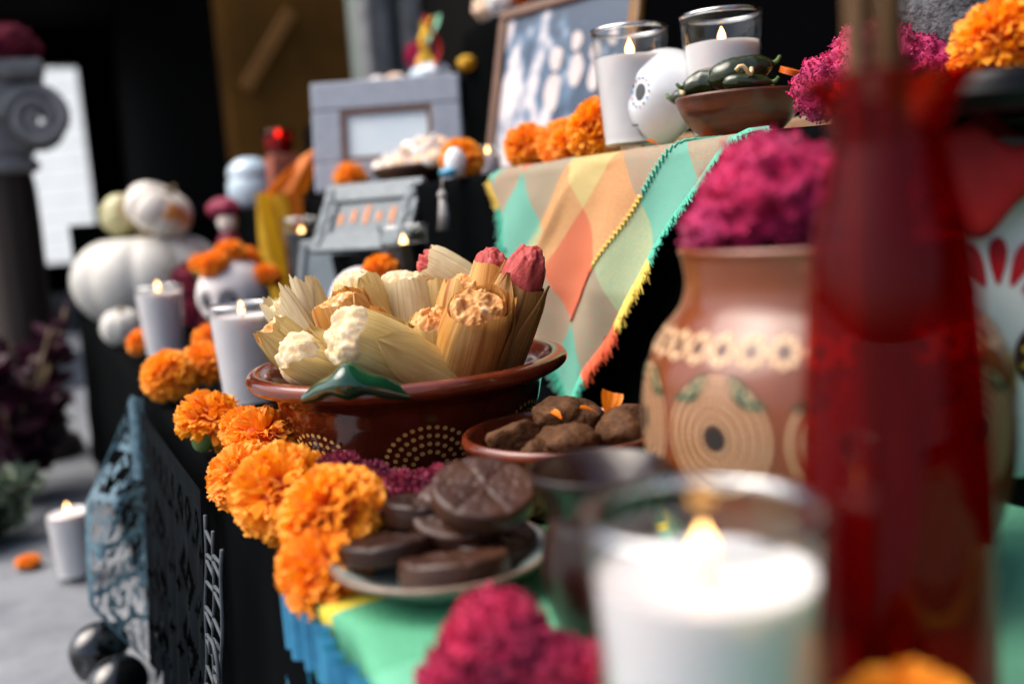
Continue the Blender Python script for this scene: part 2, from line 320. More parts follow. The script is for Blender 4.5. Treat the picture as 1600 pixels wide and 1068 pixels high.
CORE=mesh('core',*blob(3,lambda v:(v.x*.62,v.y*.62,v.z*.46))); CORE.materials.append(MATS['marigold_core'])
CALYX=mesh('calyx',*lathe(cat_rom([(.0,-.78),(.12,-.76),(.26,-.62),(.36,-.42),(.40,-.2)],10),14)[:2]); CALYX.materials.append(MATS['calyx'])
def marigold(label,loc,r,var=0,tilt=(0,0,0),group='orange marigold blooms',flat=1):
    t=thing('marigold',label,'marigold',loc,rot=tuple(R(a) for a in tilt),group=group); t.scale=(r,r,r*flat)
    tag(put('petals',MG[var],None,t),kind='stuff'); put('core',CORE,None,t); put('calyx',CALYX,None,t); return t
def celosia_vf(lobes,seed,n=5200,tuft=.0016,fold=1.0):
    rnd=random.Random(seed); V=[];F=[]; tot=sum(l[1]**2 for l in lobes)
    def surf(c,r,sq,d):
        rg=1-abs(mn.noise(Vector((d.x*2.3+seed,d.y*2.3,d.z*2.3))))*2.4; rg2=fr(d,5.5,seed,3)
        rr=r*(.80+.22*fold*rg+.08*rg2*fold); return Vector(c)+Vector((d.x*rr,d.y*rr,d.z*rr*sq))
    core=[]
    for c,r,sq in lobes:
        core.append(blob(4,lambda v:surf(c,r*.965,sq,v)))
        m=int(n*r*r/tot)
        for i in range(m):
            z=1-2*(i+.5)/m; a=i*2.399963+rnd.uniform(-.2,.2); q=math.sqrt(max(0,1-z*z)); d=Vector((q*math.cos(a),q*math.sin(a),z))
            P=surf(c,r,sq,d)
            if any((P-Vector(c2)).length<r2*.80 for c2,r2,_ in lobes if c2 is not c): continue
            for _ in range(2):
                dd=(d+Vector((rnd.uniform(-.8,.8),rnd.uniform(-.8,.8),rnd.uniform(-.8,.8)))*.9).normalized(); s=dd.orthogonal().normalized(); s=(Matrix.Rotation(rnd.uniform(0,TAU),3,dd)@s)
                h=tuft*rnd.uniform(.9,2.1); w=tuft*rnd.uniform(.5,.9); b=len(V); B=P-d*tuft*.6
                V+= [B-s*w*.4,B+s*w*.4,B+dd*h*.7+s*w,B+dd*h+s.cross(dd)*w*.4,B+dd*h*.7-s*w]; F.append((b,b+1,b+2,b+3,b+4))
    return (V,F),join(*core)
def celosia(label,loc,lobes,seed,m='celosia',n=5200,tuft=.0014,fold=1,stem=True):
    t=thing('celosia',label,'flower',loc,group='cockscomb flowers'); a,b=celosia_vf(lobes,seed,n,tuft,fold)
    tag(mk('florets',a,MATS[m],t,smooth=False),kind='stuff'); mk('crest',b,MATS[m],t)
    return t
# marigolds along the table edge, near to far
marigold('big ruffled marigold nearest the camera, left of the chocolate plate',(.124,.466,.3545),.0305,1,(-12,-38,20))
marigold('marigold drooping under the nearest big bloom at the table edge',(.112,.447,.336),.0265,0,(30,-70,0))
marigold('densely ruffled sharp marigold, second from the chocolate plate in the edge row',(.116,.542,.3515),.0310,3,(10,-52,60))
marigold('loose wavy marigold at the edge, third from the chocolate plate',(.108,.612,.347),.0250,2,(20,-40,10))
marigold('marigold pressed against the tamale bowl below its left rim',(.130,.650,.359),.0280,2,(-10,-25,120))
marigold('round compact marigold at the edge just in front of the veladora',(.118,.775,.352),.0300,3,(0,-35,200))
marigold('marigold squeezed between the round compact one and the bowl',(.136,.720,.352),.0250,4,(0,-30,200))
marigold('marigold at the table corner where the black cloth folds',(.124,1.050,.354),.0305,1,(0,-30,40))
marigold('marigold leaning on the base of the nearer white veladora',(.164,1.070,.359),.0290,0,(0,-20,80))
marigold('half hidden marigold between the two white veladoras',(.192,1.18,.372),.026,4,(0,-10,80))
marigold('smallest marigold at the foot of the small white pumpkin',(.140,1.44,.352),.0240,4,(0,-30,0))
marigold('marigold in the bottom right corner in front of the red bottle',(.191,.174,.3545),.0240,1,(-10,-10,0))
celosia('dark crimson cockscomb tucked between near marigolds and tamale bowl',(.147,.530,.358),[((0,0,0),.017,.8),((.014,-.012,-.002),.012,.8)],21,'celosia_deep',1800,.0016)
celosia('dark crimson cockscomb behind the chocolate discs',(.170,.497,.347),[((0,0,0),.020,.8),((.018,-.012,.004),.017,.85),((.008,.014,.0),.015,.8)],22,'celosia_deep',2600,.0017)
celosia('magenta cockscomb at the bottom in front of the chocolate plate',(.140,.318,.343),[((0,0,0),.0205,.95),((.014,-.012,-.01),.016,.9),((-.015,.004,-.012),.015,.9),((.03,-.02,-.012),.012,.9)],23,'celosia',2600,.0015)
# ================================================================ TAMALE BOWL
BC=(.232,.640)
bprof=cat_rom([(.0,.004),(.060,.004),(.074,.010),(.083,.026),(.0885,.045),(.0915,.058),(.0985,.064),(.1055,.0665),(.1090,.0705),(.1080,.0755),(.1030,.0770),(.0970,.0745),(.0915,.066),(.086,.050),(.078,.028),(.062,.014),(.0,.012)],120)
bowl=thing('clay_bowl','large glazed brown clay bowl heaped with tamales','bowl',(*BC,TZ))
wob=lambda a,z:.006*math.sin(3*a+1)+.004*math.sin(7*a+z*60)
mk('body',lathe(bprof[:48],128,wob),MATS['clay_glaze'],bowl); mk('rim',lathe(bprof[47:],128,wob),MATS['clay_rim'],bowl)
def prof_r(prof,z,part=60):
    p=[q for q in prof[:part]]; 
    for a,b in zip(p[:-1],p[1:]):
        if (a[1]-z)*(b[1]-z)<=0 and abs(b[1]-a[1])>1e-9: return a[0]+(b[0]-a[0])*(z-a[1])/(b[1]-a[1])
    return p[-1][0]
def decal(prof,ang,z,off,polys,part=60):
    """polys: list of outlines in (sideways metres, up metres) round the point (ang,z) of a turned shape"""
    V=[];F=[]; r0=prof_r(prof,z,part)
    for pg in polys:
        b=len(V)
        for (x,y) in pg:
            zz=z+y; rr=prof_r(prof,zz,part)+off; a=ang+x/r0; V.append((rr*math.cos(a),rr*math.sin(a),zz))
        F.append(tuple(range(b,b+len(pg))))
    return V,F
def disc(x,y,r,n=8,ry=None): return [(x+r*math.cos(TAU*i/n),y+(ry or r)*math.sin(TAU*i/n)) for i in range(n)]
def dotfan(r0,r1,rings,d,a0=0,a1=PI):
    out=[]
    for k in range(rings):
        rr=r0+(r1-r0)*k/max(1,rings-1); n=max(3,int((a1-a0)*rr/(d*2.9)))
        for i in range(n+1):
            a=a0+(a1-a0)*i/n; out.append(disc(rr*math.cos(a),rr*math.sin(a),d*(1-.12*k/rings)))
    return out
va=math.atan2(-BC[1],-BC[0])
for i,(da,z) in enumerate(((.10,.020),(-.78,.016),(.98,.022))):
    tag(mk('dotted_flower',decal(bprof,va+da,z,.0014,dotfan(.0105,.0265,4,.00155,-.15,PI+.15),46),MATS['slip_dot'],bowl),kind='stuff')
# green glazed handle draped on the rim
def handle(ang):
    c=Vector((math.cos(ang),math.sin(ang),0)); s=Vector((-math.sin(ang),math.cos(ang),0))
    def fn(u,v):
        t=u*2-1; a=v*TAU
        bulge=math.exp(-(t/.62)**2); th=.0050+.0105*bulge*(.75+.25*math.cos(t*9)); wd=.0060+.0075*bulge
        ctr=c*(.1065+.004*bulge-.030*t*t*.12)+s*(t*.034)+Vector((0,0,.0755+.006*bulge-.006*t*t))
        ctr-=c*(.109-math.sqrt(max(0,.109**2-(t*.034)**2)))
        return ctr+c*(math.cos(a)*wd)+Vector((0,0,1))*(math.sin(a)*th*.72)
    return grid(40,20,fn)
mk('handle',handle(va-.32),MATS['green_glaze'],bowl); mk('handle',handle(va+PI-.25),MATS['green_glaze'],bowl)
# ---- tamales
CAMP=Vector((0,0,.5))
def tamale(label,base,tip,rb,rt,hm,mm,seed,flat=.8,prot=.006,rag=.006,roll=0,mscale=1.0,notch=0,spread=0,dome=1.0):
    base=Vector(base); tip=Vector(tip); ax=tip-base; Ln=ax.length; t=thing('tamale',label,'tamale',base,group='tamales heaped in the bowl')
    M=align(ax,roll); rnd=random.Random(seed)
    def rad(v): return (rb*.92*(1-v)+rt*.97*v+.16*max(rb,rt)*math.sin(PI*min(1,v*.95)))*(1-.10*max(0,(v-.8)/.2)**2)
    def fn(u,v):
        a=u*(TAU+.95)-.4; z0=-Ln*.15
        top=Ln*(1+rag/Ln*(1.3*nz((u*6,seed,0))+.5*nz((u*26,seed,1)))-notch*math.exp(-((u-.45)/.13)**2))
        z=z0+(top-z0)*v; r=rad(v)*(1+.16*nz((u*3.2,v*1.3,seed))+.030*nz((u*16,v*.8,seed+3))+.010*nz((u*70,v*.6,seed+7)))
        r+=.0022*u+spread*max(0,v-.72)**2*rb*6*(.5+.5*nz((u*4,seed,2)))
        return (r*math.cos(a),r*flat*math.sin(a),z)
    VF=grid(110,26,fn); mk('husk',xf(VF,M),MATS[hm],t)
    for q in range(2):
        a0=rnd.uniform(0,TAU); arc=rnd.uniform(1.3,2.1); ext=rnd.uniform(.86,1.10)
        def leaf(u,v,a0=a0,arc=arc,ext=ext,q=q):
            w=arc*(1 if v<.55 else max(.05,math.cos((v-.55)/.45*PI/2)**.8)); a=a0+(u-.5)*w; vv=min(1.0,v*ext); z=-Ln*.1+(Ln*ext+Ln*.1)*v
            r=rad(vv)*(1.035+.02*q+.10*nz((u*2.2+q,v*1.3,seed))+.02*nz((u*14,v,seed+q)))+.0024+.0035*max(0,v-.75)*4*(.4+nz((u*3,q,seed)))
            return (r*math.cos(a),r*flat*math.sin(a),z)
        mk('husk_leaf',xf(grid(26,26,leaf),M),MATS[hm],t)
    def masa(p):
        p=Vector((p.x,p.y,math.copysign(abs(p.z)**.72,p.z))); k=rad(.9)*.93*mscale; d=1+.085*fr(p,1.3,seed,2)+.013*mn.noise(p*6+Vector((seed,0,0)))+.010*mn.noise(p*15+Vector((0,seed,0)))+.010*mn.noise(p*30); z=p.z
        hz=(prot*dome+.012) if z<0 else prot
        return M@Vector((p.x*k*d,p.y*k*flat*d,Ln-.006+ (z*hz*2.0*d if z<0 else z*prot*1.35*d+ .004*fr((p.x,p.y,0),3,seed,3))))
    mk('masa',blob(5,masa),MATS[mm],t); return t
def tam(px0,px1,*a,**k): return tamale(*a,**k)
B=TZ+.05
tamale('broad cream tamale lying across the front rim beside the green handle',(.236,.585,.390),(.172,.578,.430),.0195,.0205,'husk_cream','masa_white',31,.84,.012,.004,2.2,1.12)
tamale('big golden tamale standing upright at the front of the bowl',(.250,.606,.372),(.2540,.562,.4420),.0190,.0235,'husk_gold','masa_orange',32,.80,.0055,.006,.4,.95,notch=.07)
tamale('tall tamale with bare pink dough on top, by the right rim',(.274,.614,.372),(.2950,.584,.4510),.0145,.0170,'husk_brown','masa_pink',33,.86,.022,.003,1.2,.98)
tamale('shorter pink tamale half hidden behind the tall pink one',(.278,.642,.37),(.2940,.626,.4620),.0140,.0150,'husk_gold','masa_pink',34,.85,.011,.003,.7,1.0)
tamale('greenish tamale leaning out over the left rim',(.188,.640,.378),(.143,.648,.433),.0150,.0160,'husk_green','masa_orange',35,.82,.006,.008,.3,1.0)
tamale('burst tamale with crumbly white dough at the left front rim',(.204,.605,.383),(.151,.612,.416),.0160,.0165,'husk_green','masa_white',36,.8,.014,.010,1.9,1.12)
tamale('tamale with orange filling facing up, left of centre',(.212,.650,.38),(.188,.652,.446),.0180,.0205,'husk_gold','masa_orange',37,.85,.005,.006,2.6,.97)
tamale('small orange tamale squeezed behind the broad cream one',(.212,.620,.38),(.188,.606,.437),.0125,.0145,'husk_gold','masa_orange',38,.8,.004,.009,.9,.95)
tamale('pale tamale with pointed husk at the far left of the heap',(.188,.680,.38),(.160,.704,.447),.0130,.0150,'husk_pale','masa_white',39,.5,.001,.012,1.2,.85)
tamale('pale tamale with ragged husk behind the orange filled one',(.202,.695,.38),(.184,.716,.456),.0140,.0165,'husk_pale','masa_white',40,.45,.001,.011,.2,.85)
tamale('cream tamale with crumbs of filling at the middle of the back',(.228,.685,.38),(.216,.694,.454),.0170,.0195,'husk_cream','masa_white',41,.85,.009,.005,1.0,1.05)
tamale('wide whitish tamale at the back of the heap',(.252,.685,.38),(.2505,.690,.4520),.0180,.0200,'husk_pale','masa_white',42,.85,.009,.004,2.2,1.02)
tamale('peach tamale sunk between the cream and the golden one',(.236,.612,.375),(.232,.588,.4325),.0160,.0165,'husk_cream','masa_orange',43,.85,.008,.003,.5,1.0)
tamale('tan tamale with a split husk and curled tip, right of centre',(.266,.645,.38),(.2790,.634,.4490),.0160,.0195,'husk_gold','masa_orange',44,.85,.007,.008,2.9,.97,notch=.08)
tamale('highest tamale, tipped sideways with pink dough at its mouth',(.300,.672,.440),(.270,.688,.464),.0130,.0135,'husk_pale','masa_pink',45,.85,.008,.006,1.0,1.0)
tamale('short tamale hidden under the highest tipped one',(.270,.680,.38),(.274,.684,.450),.0150,.0155,'husk_cream','masa_orange',46,.85,.006,.005,1.0,1.0)
# ================================================================ GLASS CANDLES
def flame_vf(h,r): return lathe(cat_rom([(.0001,0),(r*.62,h*.10),(r,h*.30),(r*.78,h*.55),(r*.34,h*.82),(.0001,h)],18),16)[:2]
GO=cat_rom([(.0,.0),(.0225,.0),(.0245,.002),(.0268,.03),(.0295,.07),(.0315,.0985),(.0312,.1),(.0303,.1),(.0299,.0985),(.0280,.07),(.0253,.03),(.0235,.009),(.0,.008)],72)
def gr(z): return .0242+(.0302-.0242)*(z-.009)/.09
GLASS=mesh('glass',*lathe(GO,64,lambda a,z:.004*math.cos(10*a)*(1 if z<.085 else 0))[:2]); GLASS.materials.append(MATS['clear_glass'])
FL=mesh('flame',*flame_vf(.016,.0042)); FL.materials.append(MATS['flame'])
WK=mesh('wick',*tube([(0,0,-.003),(.0003,0,.003),(.0007,0,.007)],.0007,6)); WK.materials.append(MATS['wick'])
RIM=mesh('glass_rim',*lathe([(.0303+.0019*math.cos(a),.1002+.0019*math.sin(a)) for a in np.linspace(0,TAU,13)],64)[:2]); RIM.materials.append(glass('rim_glass',(.85,.88,.9),base=.42))
def candle(label,loc,level=.082,fs=1.0,group='white candles in tumbler glasses'):
    t=thing('glass_candle',label,'candle',loc,group=group); put('glass',GLASS,None,t)
    w=cat_rom([(.0,.0095),(.022,.0095),(gr(.012)-.0006,.013),(gr(level*.5)-.0006,level*.5),(gr(level)-.0006,level-.0008),(gr(level)-.0018,level+.0006),(.018,level-.0004),(.008,level-.0012),(.0,level-.0016)],40)
    mk('wax',lathe(w,48),MATS['wax'],t); put('wick',WK,None,t,(0,0,level)); f=put('flame',FL,None,t,(0,0,level+.004)); f.scale=(fs,fs,fs)
    put('glass_rim',RIM,None,t); return t
candle('large blurred white candle in the foreground before the red bottle',(.150,.203,TZ+.0045),.0800,.85).scale=(1,1,.885)
candle('white candle in a glass tumbler behind the left side of the tamale bowl',(.184,.955,TZ),.088,.8)
candle('farther white candle beside the small white pumpkin at the table edge',(.166,1.42,TZ),.090,.9)
candle('white candle standing on the concrete floor at the far left',(.022,1.565,.001),.098,.9)
candle('left one of the two white candles on the shelf, behind the white skull',(.470,.706,SZ),.076,.9)
candle('right one of the two white candles on the shelf, behind the wooden bowl',(.512,.640,SZ),.076,.75)
# ================================================================ CHOCOLATE
lb=thing('lump_bowl','small glazed clay bowl filled with chocolate lumps','bowl',(.268,.490,TZ))
lp=cat_rom([(.0,.003),(.030,.003),(.040,.010),(.0475,.026),(.0515,.037),(.0535,.041),(.0525,.0445),(.0495,.044),(.046,.036),(.038,.018),(.0,.011)],60)
lb.scale=(1.1,1.1,1.06); mk('bowl_wall',lathe(lp,90,lambda a,z:.008*math.sin(5*a)+.01*nz((math.cos(a)*3,math.sin(a)*3,z*60),2)),MATS['clay_rim'],lb)
def lump(seed,r,fl=.8):
    rnd=random.Random(seed); pl=[(Vector((rnd.gauss(0,1),rnd.gauss(0,1),rnd.gauss(0,1))).normalized(),rnd.uniform(.50,.80)) for _ in range(11)]
    def fn(v):
        k=1.0
        for n,d in pl:
            q=v.dot(n)
            if q>1e-3: k=min(k,d/q)
        k*=1.28*(1+.05*fr(v,3,seed,4)+.045*fr(v,9,seed,4)); return (v.x*r*k*1.12,v.y*r*k,v.z*r*k*fl)
    return blob(4,fn)
lumps=[('round grey brown chocolate lump at the left of the lump bowl',.246,.505,.0435,.0135),('square topped chocolate lump at the back of the lump bowl',.276,.516,.0490,.0145),('dark chocolate lump right of the square one',.2925,.508,.0475,.0125),
 ('flat broken chocolate slab at the front of the lump bowl',.262,.480,.0425,.0150),('small chocolate crumb wedge at the front rim',.244,.474,.0395,.0080),('pale chocolate wedge beside the marigold petal',.291,.470,.0440,.0140),('chocolate lump against the terracotta jar',.306,.482,.0440,.0120),('chocolate lump buried in the middle of the lump bowl',.270,.498,.034,.016)]
for i,(l,x,y,z,r) in enumerate(lumps):
    o=mk('chocolate_lump',lump(60+i,r,.62 if 'flat' in l else .85),MATS['choc_lump'],None,(x,y,TZ+z)); tag(o,l,'chocolate','chocolate lumps in the small clay bowl'.replace('lumps','lumps')); tag(o,group='chocolate lumps in the clay bowl')
def loose_petal(label,loc,rot,s=.010):
    def fn(u,v):
        x=(u*2-1)*s*(.25+.75*math.sin(v*PI*.62)); return (x,(v-.5)*s*2.0,.35*x*x/s+.25*s*math.sin(v*2.4)+.06*s*math.sin(u*19))
    o=mk('marigold_petal',grid(10,10,fn),MATS['petal_loose'],None,loc,True,tuple(R(a) for a in rot)); tag(o,label,'petal','loose marigold petals'); return o
loose_petal('upright orange petal standing among the chocolate lumps',(.292,.478,TZ+.060),(65,20,-20),.0065)
loose_petal('flat orange petal lying between the chocolate lumps',(.281,.484,TZ+.0565),(10,10,60),.0045)
loose_petal('tiny orange petal under the square chocolate lump',(.267,.497,TZ+.0535),(20,0,30),.004)
loose_petal('orange petal scrap on the shelf in front of the white skull',(.462,.668,SZ+.006),(20,0,60),.005)
pc=(.160,.418)
plate=thing('saucer','pale glazed saucer holding round chocolate discs','plate',(*pc,TZ+.005))
pp=cat_rom([(.0,.002),(.026,.002),(.030,.001),(.040,.007),(.050,.0125),(.0512,.0140),(.0500,.0150),(.040,.0105),(.028,.0055),(.0,.005)],50)
mk('dish',lathe(pp,80),MATS['plate_glaze'],plate); mk('edge_band',lathe([(.0490,.0142),(.0503,.0157),(.0519,.0150),(.0521,.0138),(.0508,.0124)],80),MATS['plate_rim'],plate)
def choc_disc(r,h,seed,relief=1):
    def top(u,v):
        a=u*TAU; rr=r*v; d=abs(((a/TAU*6+.5)%1)-.5)/6*TAU*rr
        z=h+ (.0008*relief*(1-math.exp(-(d/.0016)**2)) if v>.06 else 0)
        if .12<v<.9: z-= .0007*relief*max(0,nz((math.cos(a)*v*5.5,math.sin(a)*v*5.5,seed),1.6)*1.6)
        if v>.93: z-=.0016*((v-.93)/.07)**2
        rr*=1+.012*nz((math.cos(a),math.sin(a),seed),2.2)
        return (rr*math.cos(a),rr*math.sin(a),z+.0004*nz((rr*math.cos(a)*90,rr*math.sin(a)*90,seed)))
    V,F,_=grid(96,26,top,True); b=len(V)
    def side(u,v):
        a=u*TAU; rr=r*(1+.012*nz((math.cos(a),math.sin(a),seed),2.2))*(1+.02*math.sin(v*PI)); return (rr*math.cos(a),rr*math.sin(a),(h-.0012)*(1-v))
    V2,F2,_=grid(96,6,side,True); V3=[(r*math.cos(i*TAU/96)*.99,r*math.sin(i*TAU/96)*.99,0) for i in range(96)]
    return join((V,F),(V2,F2),(V3,[tuple(range(96))[::-1]]))
def cdisc(label,loc,rot,r=.0245,h=.010,seed=1,m='chocolate'):
    o=mk('chocolate_disc',choc_disc(r,h,seed),MATS[m],None,loc,True,tuple(R(a) for a in rot)); tag(o,label,'chocolate','round drinking chocolate discs'); return o
cdisc('front chocolate disc lying on the saucer, split top facing up',(.156,.393,TZ+.014),(-8,6,20),.0245,.0105,1)
cdisc('dark chocolate disc at the left, resting on the saucer rim',(.1385,.428,TZ+.0190),(-5,5,50),.0230,.0085,2,'chocolate_dark')
cdisc('top chocolate disc tilted up, six pressed wedges showing',(.181,.414,TZ+.0400),(17,-13,30),.0240,.0085,3)
cdisc('chocolate disc lying against the underside of the tilted top one',(.174,.424,TZ+.030),(16,-15,10),.0235,.0085,4)
cdisc('chocolate disc standing behind the others next to the crimson flower',(.1605,.440,TZ+.0275),(-4,6,0),.0190,.0100,5,'chocolate_dark')
cdisc('lowest chocolate disc under the tilted pair',(.182,.415,TZ+.014),(4,3,0),.0230,.0105,6,'chocolate_dark')
# clay cup
cup=thing('clay_cup','dark brown glazed clay cup behind the foreground candle','cup',(.1985,.3365,TZ))
cp=cat_rom([(.0,.003),(.018,.003),(.021,.006),(.0245,.018),(.0255,.030),(.0225,.044),(.0205,.052),(.0235,.060),(.0280,.0665),(.0287,.0685),(.0275,.0695),(.0225,.0625),(.0185,.052),(.0205,.040),(.023,.028),(.018,.010),(.0,.008)],90)
mk('cup_wall',lathe(cp,72),MATS['clay_dark'],cup)
hv=[]; 
mk('cup_handle',tube([(.0255*math.cos(-.5)+.012*math.sin(PI*k/12)*math.cos(-.5),.0255*math.sin(-.5)+.012*math.sin(PI*k/12)*math.sin(-.5),.018+.036*k/12) for k in range(13)],.003,8),MATS['clay_dark'],cup)
# ================================================================ TERRACOTTA JAR
JC=(.300,.318); jar=thing('terracotta_jar','terracotta jar painted with dotted circles, holding a magenta cockscomb','jar',(*JC,TZ))
jp=cat_rom([(.0,.003),(.045,.003),(.054,.008),(.065,.025),(.0730,.050),(.0755,.075),(.0745,.095),(.0705,.109),(.0635,.120),(.0575,.128),(.0552,.137),(.0562,.147),(.0575,.151),(.0558,.1525),(.0530,.150),(.0510,.137),(.0535,.124),(.066,.10),(.070,.07),(.060,.03),(.0,.012)],200)
mk('jar_wall',lathe(jp,120),MATS['clay_light'],jar)
ja=math.atan2(-JC[1],-JC[0])
def rings(r0,r1,k,d):
    out=[]
    for i in range(k):
        rr=r0+(r1-r0)*i/(k-1); n=int(TAU*rr/(d*2.7))
        for j in range(n):
            a=TAU*j/n+i*.3; c,s_=math.cos(a),math.sin(a); 
            out.append([(rr*c+ (u*c-v*s_)*d, rr*s_+(u*s_+v*c)*d) for u,v in ((-.9,-1.05),(.9,-1.05),(.9,1.05),(-.9,1.05))])
    return out
for i,da in enumerate((-.54,.14,.82,-1.22,-1.90)):
    tag(mk('dotted_circle',decal(jp,ja+da,.0830,.0006,rings(.0070,.0220,5,.00085),82),MATS['clay_cream'],jar),kind='stuff')
    mk('circle_centre',decal(jp,ja+da,.0830,.0007,[disc(0,0,.0050,18)],82),MATS['clay_ink'],jar)
    for sgn in (-1,1):
        lf=[(sgn*(.004+.0165*t+.003*math.sin(t*PI)),.0275+.011*t+.0042*math.sin(t*PI)) for t in np.linspace(0,1,8)]+[(sgn*(.004+.0165*t+.003*math.sin(t*PI)),.0275+.011*t-.0042*math.sin(t*PI)) for t in np.linspace(1,0,8)[1:-1]]
        mk('painted_leaf',decal(jp,ja+da+.34,.0680,.0008,[lf],82),MATS['leaf_paint'],jar)
pet=[]; cen=[]
for k in range(34):
    a=ja+k*TAU/34
    pet.append(decal(jp,a,.1155,.0007,[disc(.0045*math.cos(q),.0045*math.sin(q),.0016,8) for q in np.linspace(0,TAU,9)[:-1]],92)); cen.append(decal(jp,a,.1155,.0008,[disc(0,0,.0017,8)],92))
tag(mk('flower_band',join(*pet),MATS['clay_cream'],jar),kind='stuff'); tag(mk('flower_centres',join(*cen),MATS['clay_ink'],jar),kind='stuff')
celosia('big lobed magenta cockscomb filling the terracotta jar',(.287,.318,.486),[((-.006,.004,.012),.0300,.85),((-.022,.012,-.002),.0210,.9),((.016,-.004,.0),.0260,.85),((.030,.012,-.004),.022,.8),((-.004,.020,.004),.022,.85)],71,'celosia_pink',8000,.0011,1.0)
# ================================================================ RED BOTTLE
bt=thing('red_bottle','tall red glass bottle with a flared mouth, foreground right','bottle',(.229,.213,TZ))
bo=[(.0,.0),(.026,.0),(.0285,.004),(.0285,.055),(.0268,.10),(.0232,.15),(.0178,.176),(.0160,.186),(.0180,.195),(.0238,.2035)]
bi=[(.0224,.2035),(.0165,.195),(.0145,.186),(.0162,.176),(.0212,.15),(.0248,.10),(.0262,.055),(.0262,.008),(.0,.008)]
mk('bottle_wall',lathe(cat_rom(bo+bi,90),64),MATS['red_glass'],bt)
for lab,a,b,r in (('wooden stick leaning left in the red bottle',(-.008,.004,.012),(-.0085,.002,.30),.0032),('wooden stick leaning right in the red bottle',(.006,-.003,.012),(.0035,.004,.31),.0035),('middle wooden stick in the red bottle',(.0,.006,.012),(-.003,-.004,.30),.0030)):
    o=mk('wooden_stick',tube([(a[0]+(b[0]-a[0])*k/8,a[1]+(b[1]-a[1])*k/8,a[2]+(b[2]-a[2])*k/8) for k in range(9)],lambda t:r*(.8+.4*t),10),MATS['stick_wood'],None,(.229,.213,TZ)); tag(o,lab,'stick','wooden sticks in the bottle')
# ================================================================ PAINTED SKULL WITH HAT
def skull_vf(r,sub=5,fl=1):
    def fn(v):
        p=Vector(v); x,y,z=p    # face towards -Y
        s=1.0; q=Vector((x*.84,y*1.02,z*.92))
        if z<-.15:
            k=min(1,(-z-.15)/.75); q.x*=1-.36*k; q.y*=1-(.30*k if y>0 else .04*k); q.z*=1+.16*k*(1 if y<.1 else .2)
        for sx in (-1,1):
            d=math.hypot((x-sx*.34)/.21,(z+.08)/.23)
            if y<0 and d<1.5: q.y+=.20*math.exp(-(d**4)*.9)
        d=math.hypot(x/.12,(z+.42)/.15)
        if y<0: q.y+=.11*math.exp(-d**4)
        if y<0 and z<-.60: q.y+=.02*math.sin(x*34)*math.exp(-((z+.72)/.14)**2)-.05*math.exp(-((z+.72)/.16)**2)
        d=math.hypot((abs(x)-.55)/.22,(z+.38)/.16); q-=Vector((x,0,0))*(-.07*math.exp(-d*d)) if y<.2 else Vector((0,0,0))
        return q*r
    return blob(sub,fn)
def skull(name,label,loc,r,rz,m,group=None,eyes=None,tilt=0,cat='skull'):
    t=thing(name,label,cat,loc,group=group,rot=(R(tilt),0,R(rz))); mk('cranium',skull_vf(r),MATS[m],t)
    if eyes:
        for sx in (-1,1): mk('eye',blob(3,lambda v:(sx*.30*r+v.x*.145*r,-.80*r+v.y*.05*r+.06*r,-.08*r+v.z*.17*r)),MATS[eyes],t)
    return t
ps=thing('painted_skull','white painted skull with red petals and black hat at the right edge','skull',(.4045,.3085,.435),rot=(R(4),0,R(-62)))
ps.scale=(1.12,1.12,1.12)
def mask(u,v):
    a=u*TAU; rr=v; x=rr*.047*math.cos(a)*(1-.16*max(0,-math.sin(a))); z=rr*.072*math.sin(a); return (x,-.020*math.sqrt(max(0,1-rr**2.4))+.004,z)
mk('face',grid(64,16,mask,True),MATS['ceramic'],ps)
def on_mask(x,z,off=.0008):
    rr=min(.995,math.hypot(x/.047,z/.072)); return (x,-.020*math.sqrt(max(0,1-rr**2.4))+.004-off,z)
def mpoly(name,pts,m,off=.0008):
    V=[on_mask(*p,off) for p in pts]; c=on_mask(sum(p[0] for p in pts)/len(pts),sum(p[1] for p in pts)/len(pts),off+.0003); V.append(c); n=len(pts)
    mk(name,(V,[(i,(i+1)%n,n) for i in range(n)]),MATS[m],ps)
for k in range(7):
    a=R(-66+k*22); c=(math.sin(a),math.cos(a)); pts=[]
    for i in range(16):
        t=TAU*i/16; l=.0215+.0095*math.cos(t); w=.0026*math.sin(t)*(1.2+.6*math.cos(t)); pts.append((.0+c[0]*l+c[1]*w,.003+c[1]*l-c[0]*w))
    mpoly('red_petal',pts,'ink_red')
for sx in (-1,1):
    mpoly('eye_ring',[(sx*.021+.0155*math.cos(t),-.014+.0165*math.sin(t)) for t in np.linspace(0,TAU,25)[:-1]],'ink_maroon')
    for k in range(11):
        a=TAU*k/11; pts=[]
        for i in range(12):
            t=TAU*i/12; l=.0080+.0055*math.cos(t); w=.0019*math.sin(t); pts.append((sx*.021+math.cos(a)*l-math.sin(a)*w,-.014+math.sin(a)*l+math.cos(a)*w))
        mpoly('yellow_petal',pts,'ink_yellow',.0014)
    for (x,z,rr,m) in ((.036,.014,.0048,'ink_blue'),(.036,.014,.0024,'ink_sky'),(.023,.0075,.0021,'ink_sky'),(.012,.010,.0021,'ink_sky'),(.034,-.036,.003,'ink_blue'),(.030,-.046,.0038,'ink_grey'),(.024,-.054,.003,'ink_blue')):
        mpoly('blue_dot',[(sx*x+rr*math.cos(t),z+rr*1.15*math.sin(t)) for t in np.linspace(0,TAU,17)[:-1]],m,.0012 if m!='ink_sky' or rr>.0023 else .0018)
